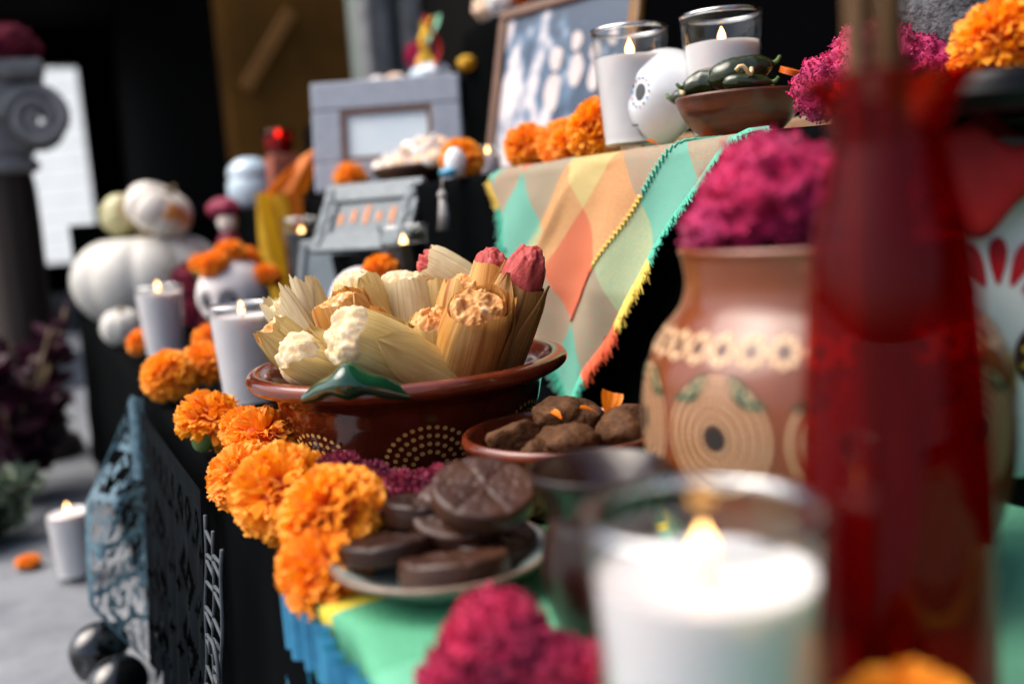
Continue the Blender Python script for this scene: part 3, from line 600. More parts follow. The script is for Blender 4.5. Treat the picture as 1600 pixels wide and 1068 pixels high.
hat=mk('hat',xf(lathe(cat_rom([(.0,.018),(.020,.018),(.027,.015),(.029,.006),(.036,.001),(.058,-.003),(.066,.001),(.066,.003),(.05,.001),(.03,.004),(.0,.006)],50),64,lambda a,z:.03*math.sin(3*a)),Matrix.Translation((0,-.002,.078))@Matrix.Rotation(R(-8),4,'X')),MATS['black_satin'],ps)
def ruf(u,v):
    a=u*TAU; b=v*TAU; rr=.044+.0095*math.cos(b)*(1+.35*math.sin(9*a)); return (rr*math.cos(a)*.86,(rr*math.sin(a))*.42-.008,.060+.0160*math.sin(b)*(1+.4*math.sin(7*a+1))+.004*math.sin(5*a))
mk('red_ruffle',grid(90,14,ruf,True),MATS['red_cloth'],ps)
mk('red_bow',blob(4,lambda v:(-.030+v.x*.019*(1+.3*fr(v,3,4)),-.024+v.y*.008*(1+.3*fr(v,3,4)),.046+v.z*.016*(1+.3*fr(v,3,9)))),MATS['red_cloth'],ps)
# ================================================================ GREEN RUNNER, BLUE PAPER, LACE
def runner(u,v):
    y=-.35+(.459+.35)*v; L0=.040; Ltot=L0+.345; s=u*Ltot
    if s<L0: x=XF-.008-.003*math.sin(y*60); z=TZ+.004-(L0-s)*1.0
    else: x=XF-.008+(s-L0); z=TZ+.004+.0012*nz((x,y,0),30)
    return (x,y,z)
def runner_mat():
    m=bpy.data.materials.new('green_runner'); m.use_nodes=True; t=m.node_tree; N=t.nodes; L=t.links; b=N['Principled BSDF']; uv=N.new('ShaderNodeUVMap'); sp=N.new('ShaderNodeSeparateXYZ'); L.new(uv.outputs[0],sp.inputs[0])
    r=N.new('ShaderNodeValToRGB'); r.color_ramp.interpolation='CONSTANT'; e=r.color_ramp.elements; e[0].position=0; e[0].color=(*lin('#1f7d4c'),1); e[1].position=.10; e[1].color=(*lin('#57b086'),1)
    for p,c in ((.45,'#1f7d4c'),(.50,'#e6d44a'),(.52,'#1f7d4c'),(.60,'#6cc09a'),(.86,'#5cb389'),(.945,'#e3cf3e'),(.958,'#1f7a48')): q=e.new(p); q.color=(*lin(c),1)
    L.new(sp.outputs[1],r.inputs[0])
    n=N.new('ShaderNodeTexNoise'); n.inputs['Scale'].default_value=260; mx=N.new('ShaderNodeMix'); mx.data_type='RGBA'; mx.blend_type='MULTIPLY'; mx.inputs[0].default_value=.5; L.new(r.outputs[0],mx.inputs[6]); L.new(n.outputs[0],mx.inputs[7]); L.new(mx.outputs[2],b.inputs['Base Color'])
    b.inputs['Roughness'].default_value=.8; bp=N.new('ShaderNodeBump'); bp.inputs['Strength'].default_value=.5; bp.inputs['Distance'].default_value=.001; L.new(n.outputs[0],bp.inputs['Height']); L.new(bp.outputs[0],b.inputs['Normal']); MATS['green_runner']=m
runner_mat()
rn=thing('table_runner','green woven runner with yellow stripe under the saucer','cloth',(0,0,0)); mk('weave',grid(60,120,runner),MATS['green_runner'],rn)
fv=[];ff=[]; rnd=random.Random(5)
for k in range(150):
    x=XF-.006+.34*k/150; b=len(fv); y=.459; l=rnd.uniform(.006,.013); dx=rnd.uniform(-.003,.003)
    fv+= [(x-.0007,y-.002,TZ+.0045),(x+.0007,y-.002,TZ+.0045),(x+.0006+dx,y+l,TZ+.002),(x-.0006+dx,y+l,TZ+.002)]; ff.append((b,b+1,b+2,b+3))
tag(mk('fringe',(fv,ff),MATS['green_runner'],rn),kind='stuff')
# blue cut paper hanging under the runner: strips, bars and diamonds with real openings
bpv=thing('cut_paper','blue cut-paper banner hanging from the near table edge','banner',(0,0,0))
def strip(y0,y1,z0,z1,k=0): return (lambda: grid(8,3,lambda u,v:(XF-.012-.004*math.sin((y0+(y1-y0)*u)*120+k),y0+(y1-y0)*u,z0+(z1-z0)*v)))()
mk('top_band',grid(400,4,lambda u,v:(XF-.013-.0035*math.sin((-.2+.68*u)*420)-.002*math.sin(u*60),-.2+.68*u,TZ-.030+.028*v)),MATS['blue_paper'],bpv)
for k in range(17):
    y=-.2+k*.04
    mk('cut_strip',grid(4,10,lambda u,v:(XF-.013-.003*math.sin((y+.016*u)*120)-.004*v*0,y+.016*u,.05+(TZ-.082)*v+.001)),MATS['blue_paper'],bpv)
    for zz in (.10,.17,.24): mk('cut_bar',grid(6,1,lambda u,v:(XF-.014-.003*math.sin((y+.016+.024*u)*120),y+.016+.024*u,zz+.030*abs(u-.5)*2+.006*v)),MATS['blue_paper'],bpv)
# silver lace fold and white netting on the black drape
lc=thing('lace_fold','pale silvery lace fold hanging from the table corner','lace',(0,0,0))
def lf(u,v):
    w=.062*min(1,.12+v/.42)*(1-.75*max(0,v-.72)/.28*(1-0)); xr=XF-.014-.010*v+.004*math.sin(v*7)
    return (xr-w*(1-u)+.018*max(0,v-.72)*0,1.115+.02*math.sin(u*5+v*6)+.03*v,TZ+.002-.30*v)
V,F,_=grid(26,84,lf); rnd=random.Random(8); F2=[]
for i,fc in enumerate(F):
    u=i%26; v=i//26; keep=(u in (0,1,25)) or (v%14 in (0,1)) or nz((u*.42,v*.30,3))>.14 or (u+v)%9==0
    if keep : F2.append(fc)
tag(mk('lace_mesh',(V,F2),MATS['lace'],lc),kind='stuff')
mk('lace_cord',grid(8,20,lambda u,v:(XF-.026+.015*u-.004*v,1.095-.006*math.sin(u*PI),TZ+.004-.085*v)),MATS['lace'],lc)
mat('banner_black','#04070a',.7,(30,'#0a1014',.4),spec=.03)
cb=thing('cut_banner','dark cut-out banner with diamond openings on the table front','banner',(0,0,0))
V,F,_=grid(120,56,lambda u,v:(XF-.018-.006*v*(1+math.sin(u*44+nz((u,0,2),5)))-.012*v,.70+.37*u,TZ-.004-.25*v-.008*abs(math.sin(u*PI*9))*v)); F2=[]
for i,fc in enumerate(F):
    a,b=i%120,i//120; p=(a%13)-6; q=(b%12)-6
    hole=(abs(p)+abs(q)<=4 and abs(p)+abs(q)>1) or (abs(abs(p)-5)+abs(q-4)<=1)
    if b<4 or not hole: F2.append(fc)
tag(mk('cut_sheet',(V,F2),MATS['banner_black'],cb),kind='stuff')
nt_=thing('netting','grey string lattice hanging on the black drape below the marigolds','netting',(0,0,0)); parts=[]
def lat(k,j): return (XF-.022-.006*j/12,.605+.026*k+.003*math.sin(j*.9+k)+.0035*j,.306-.0105*j+.004*k)
for k in range(3): parts.append(tube([lat(k,j) for j in range(14)],.0014,5))
for j in range(13):
    for k in range(2):
        if (j*7+k*5)%5!=0: parts.append(tube([lat(k,j),lat(k+1,j+(j+k)%2*.6)],.0013,5))
parts.append(tube([(XF-.030,.635+.014*math.cos(a),.225+.014*math.sin(a)) for a in np.linspace(0,5.2,14)],.0014,5))
tag(mk('cords',join(*parts),MATS['netting'],nt_),kind='stuff')
# ================================================================ WOVEN CLOTH ON THE SHELF EDGE
def plaid_mat():
    m=bpy.data.materials.new('plaid'); m.use_nodes=True; t=m.node_tree; N=t.nodes; L=t.links; b=N['Principled BSDF']; uv=N.new('ShaderNodeUVMap'); sp=N.new('ShaderNodeSeparateXYZ'); L.new(uv.outputs[0],sp.inputs[0])
    def bands(out,ed):
        r=N.new('ShaderNodeValToRGB'); r.color_ramp.interpolation='CONSTANT'; e=r.color_ramp.elements
        e[0].position=0; e[0].color=(*lin(ed[0][1]),1); e[1].position=ed[1][0]; e[1].color=(*lin(ed[1][1]),1)
        for p,c in ed[2:]: q=e.new(p); q.color=(*lin(c),1)
        L.new(out,r.inputs[0]); return r.outputs[0]
    TE,OR,YE='#6fd6b8','#ff7422','#ffe084'
    s=bands(sp.outputs[0],[(0,TE),(.057/.5,OR),(.128/.5,YE),(.196/.5,TE),(.262/.5,OR),(.330/.5,TE),(.4/.5,YE)])
    w=bands(sp.outputs[1],[(0,TE),(.0500/.5,OR),(.108/.5,YE),(.160/.5,TE),(.222/.5,OR),(.26/.5,TE)])
    n=N.new('ShaderNodeTexNoise'); n.inputs['Scale'].default_value=900; n.inputs['Detail'].default_value=2; tc=N.new('ShaderNodeTexCoord'); L.new(tc.outputs['Object'],n.inputs[0])
    r=N.new('ShaderNodeValToRGB'); r.color_ramp.elements[0].position=.36; r.color_ramp.elements[1].position=.64; L.new(n.outputs[0],r.inputs[0])
    mp=N.new('ShaderNodeMath'); mp.operation='MULTIPLY_ADD'; mp.inputs[1].default_value=.50; mp.inputs[2].default_value=.27; L.new(r.outputs[0],mp.inputs[0])
    mx=N.new('ShaderNodeMix'); mx.data_type='RGBA'; L.new(mp.outputs[0],mx.inputs[0]); L.new(s,mx.inputs[6]); L.new(w,mx.inputs[7])
    L.new(mx.outputs[2],b.inputs['Base Color']); b.inputs['Roughness'].default_value=.9; b.inputs['Sheen Weight'].default_value=.25
    # twill relief
    wv=N.new('ShaderNodeTexWave'); wv.inputs['Scale'].default_value=240; wv.inputs['Distortion'].default_value=2.5; wv.inputs['Detail'].default_value=2; mpp=N.new('ShaderNodeMapping'); L.new(uv.outputs[0],mpp.inputs[0]); L.new(mpp.outputs[0],wv.inputs[0])
    ad=N.new('ShaderNodeMath'); ad.operation='ADD'; L.new(wv.outputs[0],ad.inputs[0]); L.new(n.outputs[0],ad.inputs[1])
    bp=N.new('ShaderNodeBump'); bp.inputs['Strength'].default_value=.9; bp.inputs['Distance'].default_value=.0012; L.new(ad.outputs[0],bp.inputs['Height']); L.new(bp.outputs[0],b.inputs['Normal']); MATS['plaid']=m
plaid_mat()
TIP=np.array([.752,.316]); EA=np.array([-.69,.72]); EB=np.array([.625,.78])
def cloth_pt(s,t,off=0):
    p=TIP+EA*s+EB*t; y,q=p; 
    rip=.0050*math.sin(y*70+q*22)*min(1,max(0,(SZ-q)/.10))+.0035*nz((y,q,0),22)
    d=(y-.785)*.80+(q-.47)*.60; al=-(y-.785)*.60+(q-.47)*.80
    rip+=.0075*math.exp(-(d/.008)**2)*math.exp(-((al-.0)/.06)**2)
    bend=.012; q0=SZ+.003-bend
    if q<q0: return Vector((XS-.010-rip-off-.020*min(1,(q0-q)/.1),y,q))
    a=(q-q0)/(bend); 
    if a<PI/2: return Vector((XS-.010+bend-(bend+off)*math.cos(a)-rip*.6*(1-a/1.6),y,q0+(bend+off)*math.sin(a)))
    x=XS-.010+bend+(q-q0-bend*PI/2); return Vector((x,y,SZ+.003+off+.0012*nz((x,y,0),30)))
SL,TL=.40,.272
wc=thing('woven_cloth','colourful checked woven cloth draped over the shelf edge','cloth',(0,0,0))
def edge_w(u): return .004*math.sin(u*41)+.003*math.sin(u*97+1)
st_of=lambda u,v:(u*SL+edge_w(v)*(1-u)**6,v*TL+edge_w(u+3)*(1-v)**6*.5+edge_w(u*1.3)*v**6)
V,F,U=grid(150,110,lambda u,v:tuple(cloth_pt(*st_of(u,v))))
U=[(max(.001,a/.5),max(.001,b/.5)) for a,b in (st_of(u,v) for u,v in U)]; wcm=mk('weave',(V,F,U),MATS['plaid'],wc)
mat('yarn_teal','#48c0a2',.85,(200,'#39a88c',.4),sheen=.3); mat('yarn_yellow','#f2d45c',.85,(200,'#e0bb3e',.4),sheen=.3); mat('yarn_orange','#ee5f26',.85,(200,'#d84c18',.4),sheen=.3)
def yarn(s0,s1,tc,m,amp=.0022,step=.0023):
    pts=[]; n=int((s1-s0)/step)
    for i in range(n): pts.append(cloth_pt(s0+(s1-s0)*i/n,tc+amp*(1 if i%2 else -1),.0012))
    tag(mk('stitching',tube(pts,.00105,6),MATS[m],wc),kind='stuff')
yarn(.062,.128,.050,'yarn_orange',.0016); yarn(.128,.205,.050,'yarn_yellow'); yarn(.205,.290,.050,'yarn_teal',.0030); yarn(.290,.36,.052,'yarn_orange',.0016)
def dashes(s,t0,t1,m):
    P=[]; k=t0
    while k<t1: P.append(tube([cloth_pt(s,k,.0008),cloth_pt(s,k+.0018,.0018),cloth_pt(s,k+.0036,.0008)],.0005,5)); k+=.0068
    tag(mk('stitching',join(*P),MATS[m],wc),kind='stuff')
dashes(.280,.055,.105,'yarn_teal'); dashes(.290,.055,.105,'yarn_teal')
def fringe(m,pts,outs,n,l):
    rnd=random.Random(len(pts)+n); P=[]
    for i in range(n):
        t=i/n*(len(pts)-1); k=int(t); f_=t-k; a=pts[k].lerp(pts[min(k+1,len(pts)-1)],f_); o=outs.normalized(); L_=l*rnd.uniform(.6,1.3); j=Vector((rnd.uniform(-.003,.001),rnd.uniform(-.003,.003),rnd.uniform(-.002,.002)))
        P.append(tube([a-o*.003,a+o*L_*.5+j*.5,a+o*L_+j],.0007,4))
    tag(mk('fringe',join(*P),MATS[m],wc),kind='stuff')
O1=Vector((-.1,-.62,-.78)); O2=Vector((-.1,.72,-.69))
sp=lambda a,b,t:[cloth_pt(a+(b-a)*i/10,t) for i in range(11)]
fringe('yarn_teal',sp(.0,.055,0),O1,60,.010); fringe('yarn_orange',sp(.055,.118,0),O1,90,.012); fringe('yarn_yellow',sp(.118,.19,0),O1,90,.009); fringe('yarn_teal',sp(.19,.33,0),O1,160,.004)
tp=lambda a,b:[cloth_pt(0,a+(b-a)*i/10) for i in range(11)]
fringe('yarn_teal',tp(0,.055),O2,60,.010); fringe('yarn_orange',tp(.055,.125),O2,60,.006); fringe('yarn_teal',tp(.125,.235),O2,110,.008); fringe('yarn_yellow',tp(.235,.272),O2,30,.006)
# ================================================================ SHELF: near part
wb=thing('wooden_bowl','polished brown wooden bowl of pickled chilies on the shelf','bowl',(.494,.600,SZ+.003))
wp=cat_rom([(.0,.001),(.022,.001),(.030,.004),(.041,.016),(.0465,.0290),(.0470,.0310),(.0455,.0312),(.038,.018),(.0,.009)],50)
mk('bowl_wall',lathe(wp,80),MATS['wood_bowl'],wb)
def chili(label,loc,l,r,rot,seed):
    n=24
    def fn(u,v):
        a=u*TAU; t=v*2-1; rr=r*math.sqrt(max(0,1-abs(t)**2.6))*(1-.22*t)*(1+.10*nz((math.cos(a),math.sin(a),t*1.6),1.7,seed)+.05*nz((math.cos(a)*3,math.sin(a)*3,t*4),1.2,seed)); return (t*l,rr*math.cos(a)+.12*l*t*t,rr*math.sin(a)*.9)
    o=thing('chili',label,'chili',loc,rot=tuple(R(q) for q in rot),group='pickled chilies in the wooden bowl'); mk('skin',grid(28,n,fn,True),MATS['chili'],o)
    mk('stalk',tube([(l*.96,.10*l,0),(l*1.1,.13*l,.001),(l*1.22,.16*l,.004)],lambda t:.0016*(1.2-.4*t),7),MATS['calyx'],o); return o
zc=SZ+.043
chili('short blunt green chili at the left of the wooden bowl',(.472,.612,zc+.002),.017,.0115,(0,8,150),1)
chili('long shiny green chili on top of the wooden bowl',(.485,.585,zc+.007),.025,.0115,(0,-10,-25),2)
chili('slim green chili lying low at the bowl front',(.478,.570,zc-.003),.018,.0065,(0,4,-28),3)
chili('green chili at the back of the wooden bowl',(.512,.598,zc+.002),.022,.011,(0,0,30),4)
chili('small pale chili at the left rim of the wooden bowl',(.468,.634,zc-.005),.011,.0075,(0,0,110),5)
for l,loc,r,rot in (('orange carrot slice behind the blunt chili',(.487,.622,zc+.006),.0088,(70,0,30)),('orange carrot slice sunk in the middle of the wooden bowl',(.497,.588,zc+.004),.0085,(30,20,0)),('carrot slice at the right of the wooden bowl',(.517,.57,zc+.004),.008,(20,10,0))):
    o=mk('carrot_slice',lathe(cat_rom([(.0,-.0022),(r*.93,-.0022),(r,-.0012),(r,.0012),(r*.93,.0022),(.0,.0022)],18),28),MATS['carrot'],None,loc,True,tuple(R(a) for a in rot)); tag(o,l,'carrot','carrot slices in the wooden bowl')
P=[]; rnd=random.Random(3)
for k in range(16):
    a=rnd.uniform(0,TAU); c=Vector((.488+rnd.uniform(-.02,.02),.60+rnd.uniform(-.028,.028),zc+rnd.uniform(-.006,.010))); P.append(tube([c+Vector((math.cos(a+i*.25)*.010,math.sin(a+i*.25)*.010,.003*math.sin(i)-.003)) for i in range(8)],.0016,5))
tag(mk('onion_shreds',join(*P),MATS['onion']),'pale shredded onion among the pickled chilies','onion',kind='stuff')
# ceramic skull on the shelf
cs=skull('ceramic_skull','white ceramic skull with painted eye rings on the shelf','',.036,0,'ceramic') if False else thing('ceramic_skull','white ceramic skull with painted eye rings on the shelf','skull',(.494,.690,SZ+.044),rot=(R(-6),0,R(-92)))
def csk(v):
    x,y,z=v; q=Vector((x*.88,y*1.04,z))
    if z<0: k=min(1,-z); q.x*=1-.30*k; q.y=q.y*(1-(.62*k if y>0 else .12*k))-.20*k; q.z*=1.10
    for sx in (-1,1):
        d=math.hypot((x-sx*.36)/.24,(z-.02)/.27)
        if y<0: q.y+=.06*math.exp(-d**4)
    return q*.0395
mk('cranium',blob(5,csk),MATS['ceramic'],cs)
def face_pt(x,z,off):
    best=None
    v=Vector((x,-math.sqrt(max(.02,1-x*x-z*z)),z)); q=csk(v); n=Vector((v.x,v.y,v.z)); return q+n*off
def fpoly(name,pts,m,off=.0006):
    V=[face_pt(*p,off) for p in pts]; V.append(face_pt(sum(p[0] for p in pts)/len(pts),sum(p[1] for p in pts)/len(pts),off+.0002)); n=len(pts); mk(name,(V,[(i,(i+1)%n,n) for i in range(n)]),MATS[m],cs)
for sx in (-1,1):
    fpoly('eye',[(sx*.42+.11*math.cos(t),.0+.16*math.sin(t)) for t in np.linspace(0,TAU,21)[:-1]],'ink_grey')
    for k in range(14):
        a=TAU*k/14; fpoly('eye_dot',[(sx*.42+.20*math.cos(a)+.020*math.cos(t),.0+.27*math.sin(a)+.028*math.sin(t)) for t in np.linspace(0,TAU,9)[:-1]],('ink_grey','ink_sky','ink_pink')[k%3])
for k in range(7):
    fpoly('tooth_mark',[(-.30+.1*k+.012*math.cos(t),-.72+.10*math.sin(t)) for t in np.linspace(0,TAU,9)[:-1]],'ink_grey'); 
    for zz in (-.58,-.86): fpoly('tooth_mark',[(-.30+.1*k+.05*math.cos(t),zz+.014*math.sin(t)) for t in np.linspace(0,TAU,9)[:-1]],'ink_grey')
fpoly('nose_mark',[(.0,-.20),(-.08,-.38),(0,-.34),(.08,-.38)],'ink_grey'); fpoly('cheek_mark',[(-.42+.06*math.cos(t),-.44+.07*math.sin(t)) for t in np.linspace(0,TAU,11)[:-1]],'ink_pink')
celosia('magenta cockscomb on the shelf behind the red bottle',(.512,.487,SZ+.034),[((0,0,.004),.032,.95),((-.018,.024,-.006),.024,.95),((.024,-.026,.0),.026,.9),((.006,.016,.018),.020,.9),((-.014,.002,-.014),.022,.85)],72,'celosia_pink',8000,.0011,1.0)
ml=thing('molcajete','dark speckled stone mortar on the shelf behind the red bottle','mortar',(.592,.462,SZ))
mk('stone_bowl',lathe(cat_rom([(.0,.03),(.045,.030),(.062,.045),(.070,.075),(.074,.105),(.0755,.115),(.072,.119),(.064,.114),(.052,.075),(.0,.055)],60),90,lambda a,z:.03*nz((math.cos(a)*2,math.sin(a)*2,z*40),2.0)+.02*nz((math.cos(a)*9,math.sin(a)*9,z*140),2)),MATS['basalt'],ml)
for k in range(3):
    a=TAU*k/3+.5; mk('foot',blob(3,lambda v:(.040*math.cos(a)+v.x*.017,.040*math.sin(a)+v.y*.017,.020+v.z*.0205*(1+.1*nz(v,3)))),MATS['basalt'],ml)
marigold('orange marigold on the shelf in the upper right corner',(.470,.360,SZ+.029),.0290,1,(0,-25,0))
o=mk('cream_shell',blob(4,lambda v:(v.x*.009,v.y*.012,v.z*.008*(1+.15*nz(v,2)))),MATS['bread'],None,(.505,.392,SZ+.033)); o.location=(.505,.400,SZ+.0085); tag(o,'small cream pebble between the stone mortar and corner marigold','pebble')
for i,(l,x,y,r,v) in enumerate((('marigold beside the white skull, tallest of the shelf row',.478,.772,.0335,1),('middle marigold of the shelf row left of the white skull',.484,.850,.0290,2),('leftmost marigold of the shelf row above the woven cloth',.486,.922,.0300,0),('single marigold at the end of the bread tray',.476,1.075,.0290,3),('flattened marigold in front of the grey photo frame',.476,1.50,.030,3))):
    marigold(l,(x,y,SZ+.78*r),r,v,(0,-32,40*i))
marigold('marigold under the tall one, pressed against the white skull',(.470,.815,SZ+.020),.022,4,(0,-40,0))
# ================================================================ SHELF: farther part
def framed(name,label,w,h,fw,th,fm,pm,loc,rz,lean,extra=None,cat='photo frame',bot=None):
    t=thing(name,label,cat,loc,rot=(R(-lean),0,R(rz)))    # faces -Y before turning
    for n,b in (('frame_bar',(-w/2,w/2,-th,0,0,fw)),('frame_bar',(-w/2,w/2,-th,0,h-fw,h)),('frame_bar',(-w/2,-w/2+fw,-th+.0004,-.0004,fw+.0003,h-fw-.0003)),('frame_bar',(w/2-fw,w/2,-th+.0004,-.0004,fw+.0003,h-fw-.0003))): mk(n,bevel_box(*b,min(th,fw)*.2,2),MATS[fm],t,smooth=False)
    pic=mk('picture',box(-w/2+fw*.9,w/2-fw*.9,-th*.5,-th*.3,fw*.9,h-fw*.9),MATS[pm],t,smooth=False)
    if extra: extra(t,w,h,fw,th,pic)
    return t
def inner_lip(t,w,h,fw,th,pic):
    b=.007
    for n,q in (('mat_edge',(-w/2+fw,w/2-fw,-th*.9,-th*.5,fw,fw+b)),('mat_edge',(-w/2+fw,w/2-fw,-th*.9,-th*.5,h-fw-b,h-fw)),('mat_edge',(-w/2+fw,-w/2+fw+b,-th*.9,-th*.5,fw+b,h-fw-b)),('mat_edge',(w/2-fw-b,w/2-fw,-th*.9,-th*.5,fw+b,h-fw-b))): mk(n,box(*q),MATS['frame_edge'],t,smooth=False)
framed('photo_frame','wide grey picture frame with a pale blue print on the shelf',.235,.175,.046,.016,'grey_frame','print_pale',(.540,1.500,SZ+.003),-28,12,inner_lip)
def family(t,w,h,fw,th,pic):
    rnd=random.Random(2)
    for (x,z,rx,rz_) in ((-.012,.150,.012,.016),(-.014,.105,.015,.026),(.024,.168,.010,.013),(.028,.130,.012,.022),(.060,.150,.009,.012),(.062,.118,.010,.020),(.090,.162,.008,.011)):
        V=[(x+rx*math.cos(a)*(1+.12*math.sin(3*a+x*50)),-th*.5-.0006-.00012*rnd.random()*4,z+rz_*math.sin(a)) for a in np.linspace(0,TAU,25)[:-1]]
        mk('printed_figure',(V,[tuple(range(24))]),MATS['print_sepia'],pic,smooth=False)
def family_print():
    m=bpy.data.materials.new('print_family'); m.use_nodes=True; N=m.node_tree.nodes; L=m.node_tree.links; b=N['Principled BSDF']; tc=N.new('ShaderNodeTexCoord'); sx=N.new('ShaderNodeSeparateXYZ'); L.new(tc.outputs['Object'],sx.inputs[0])
    mp=N.new('ShaderNodeMapping'); mp.inputs['Scale'].default_value=(1.5,1,.8); L.new(tc.outputs['Object'],mp.inputs[0])
    n=N.new('ShaderNodeTexNoise'); n.inputs['Scale'].default_value=24; n.inputs['Detail'].default_value=2; L.new(mp.outputs[0],n.inputs[0])
    a=N.new('ShaderNodeMath'); a.operation='MULTIPLY_ADD'; a.inputs[1].default_value=-1.5; L.new(sx.outputs[0],a.inputs[0]); L.new(n.outputs[0],a.inputs[2])
    a2=N.new('ShaderNodeMath'); a2.operation='MULTIPLY_ADD'; a2.inputs[1].default_value=-1.0; L.new(sx.outputs[2],a2.inputs[0]); L.new(a.outputs[0],a2.inputs[2])
    r=N.new('ShaderNodeValToRGB'); e=r.color_ramp.elements; e[0].position=.34; e[0].color=(*lin('#0f3350'),1); e[1].position=.56; e[1].color=(*lin('#cfc6c6'),1); q=e.new(.43); q.color=(*lin('#4a6a86'),1); L.new(a2.outputs[0],r.inputs[0]); L.new(r.outputs[0],b.inputs['Base Color']); b.inputs['Roughness'].default_value=.35; MATS['print_family']=m
family_print()
framed('family_photo','large leaning family photograph in blue and sepia on the shelf',.270,.235,.014,.014,'frame_edge','print_family',(.640,1.150,SZ+.003),-76,13,family)
framed('dark_picture','gilt wooden frame around a nearly black picture behind the candles',.44,.34,.020,.018,'gold_wood','print_dark',(.640,.745,SZ+.003),-86,12)
tr=thing('bread_tray','dark wooden tray of sugared bread on the shelf','tray',(.500,1.300,SZ+.002))
tp_=cat_rom([(.0,.003),(.06,.003),(.085,.010),(.105,.022),(.107,.026),(.103,.026),(.08,.015),(.0,.010)],40)
V,F,U=lathe(tp_,64); mk('tray_wall',([(x*.42,y,z) for x,y,z in V],F,U),MATS['tray_wood'],tr)
for i,(l,y,x,r,el) in enumerate((('pale twisted bread roll at the near end of the tray',1.225,.498,.021,1.5),('golden bread roll in the middle of the tray',1.300,.495,.022,1.5),('sugared bread roll at the far end of the tray',1.365,.500,.021,1.5),('bread knot lying on top of the other rolls',1.262,.510,.019,1.7))):
    t=thing('bread_roll',l,'bread',(x,y,SZ+.032+(.018 if 'top' in l else 0)),group='bread on the wooden tray',rz=R(15*i))
    def fn(u,v):
        a=u*TAU; s=v*2-1; rr=r*math.sqrt(max(0,1-abs(s)**2.4))*(1+.13*math.sin(2*a+s*9+i)); return (rr*math.cos(a),s*r*el*1.25,rr*.75*math.sin(a))
    mk('crumb',grid(28,26,fn,True),MATS['bread'],t)
    for q in (-.35,.35): mk('sugar_strip',tube([(r*1.02*math.sin(w_),q*r*1.6+.2*r*math.sin(w_*2),r*.80*math.cos(w_)) for w_ in np.linspace(-1.2,1.2,9)],r*.16,8),MATS['sugar'],t)
def votive(label,loc,hh,r,glassm,waxm,fs=.8,group=None,name='votive_candle',lv=.72):
    t=thing(name,label,'candle',loc,group=group); 
    gp=cat_rom([(.0,0),(r*.8,0),(r*.85,.002),(r,hh*.97),(r,hh),(r-.0015,hh),(r-.0018,hh*.95),(r*.78,.006),(0,.005)],40); mk('glass',lathe(gp,40),MATS[glassm],t)
    mk('wax',lathe(cat_rom([(.0,.006),(r*.76,.007),(r*.88,hh*lv),(r*.86,hh*(lv+.01)),(0,hh*lv)],20),32),MATS[waxm],t); put('wick',WK,None,t,(0,0,hh*lv)); f_=put('flame',FL,None,t,(0,0,hh*lv+.004)); f_.scale=(fs,fs,fs); return t
votive('small tea light burning beside the big family photograph',(.545,1.150,SZ),.040,.018,'clear_glass','wax',.6)
votive('red glass candle glowing at the far left end of the shelf',(.500,2.03,SZ+.100),.045,.030,'ruby_glass','wax',.9)
mk('pedestal_box',bevel_box(.475,.535,2.00,2.06,SZ+.001,SZ+.099,.004),MATS['terracotta']); tag(bpy.data.objects['pedestal_box'],'small terracotta box under the red glass candle','box')
votive('nearer black candle in a clear glass, just behind the tamales',(.385,1.045,TZ),.155,.0270,'clear_glass','black_wax',1.0,'black candles in glasses',lv=.86)
votive('farther black candle in a clear glass, left of the leaning silver frame',(.375,1.440,TZ),.172,.0270,'clear_glass','black_wax',1.0,'black candles in glasses',lv=.86)
o=mk('white_dish',lathe(cat_rom([(.0,.0),(.012,0),(.022,.012),(.020,.020),(.0,.024)],20),32),MATS['ceramic'],None,(.535,1.02,SZ)); tag(o,'small white sugar mound behind the shelf marigolds','ornament')
# tassel ornament
tk=thing('tassel_charm','pale charm with a blue bead and grey tassel hanging off the shelf','charm',(XS-.012,1.010,SZ))
mk('charm_body',blob(3,lambda v:(.004+v.x*.012,v.y*.012,.016+v.z*.017)),MATS['ceramic'],tk); mk('bead',blob(3,lambda v:(-.006+v.x*.009,v.y*.013,.006+v.z*.005)),MATS['bead_blue'],tk)
mk('cord',tube([(-.010,0,.006),(-.013,0,-.004),(-.014,.001,-.016)],.0012,6),MATS['teal_tassel'],tk); mk('tassel_head',blob(3,lambda v:(-.014+v.x*.005,v.y*.005,-.018+v.z*.006)),MATS['teal_tassel'],tk)
P=[tube([(-.014+.003*math.cos(a),.003*math.sin(a),-.022),(-.014+.005*math.cos(a),.005*math.sin(a),-.040),(-.014+.006*math.cos(a),.004+.006*math.sin(a),-.056)],.0009,5) for a in np.linspace(0,TAU,19)[:-1]]
tag(mk('tassel_threads',join(*P),MATS['teal_tassel'],tk),kind='stuff')
# items on the rear step
pv=thing('pink_plate','terracotta dish with pale sweets on the rear step','dish',(.72,1.90,.726)); mk('dish_wall',lathe(cat_rom([(.0,.004),(.04,.004),(.075,.016),(.078,.018),(.074,.019),(.04,.009),(.0,.008)],30),48),MATS['terracotta'],pv)
for k in range(6): 
    o=mk('pale_sweet',blob(3,lambda v:(v.x*.022,v.y*.022,v.z*.014)),MATS['sugar' if k%2 else 'bread'],None,(.72+.045*math.cos(k*1.05),1.90+.045*math.sin(k*1.05),.755)); tag(o,'pale round sweet on the terracotta dish','sweet','sweets on the terracotta dish')
celosia('round magenta cockscomb above the terracotta dish at the back',(.735,1.815,.795),[((0,0,0),.032,.95),((.01,.01,-.02),.022,1)],73,'celosia_pink',1500,.003,.6)
doll=thing('ribbon_bundle','yellow and red ribbon bundle standing by the upper tier','ribbons',(.70,1.675,.726))
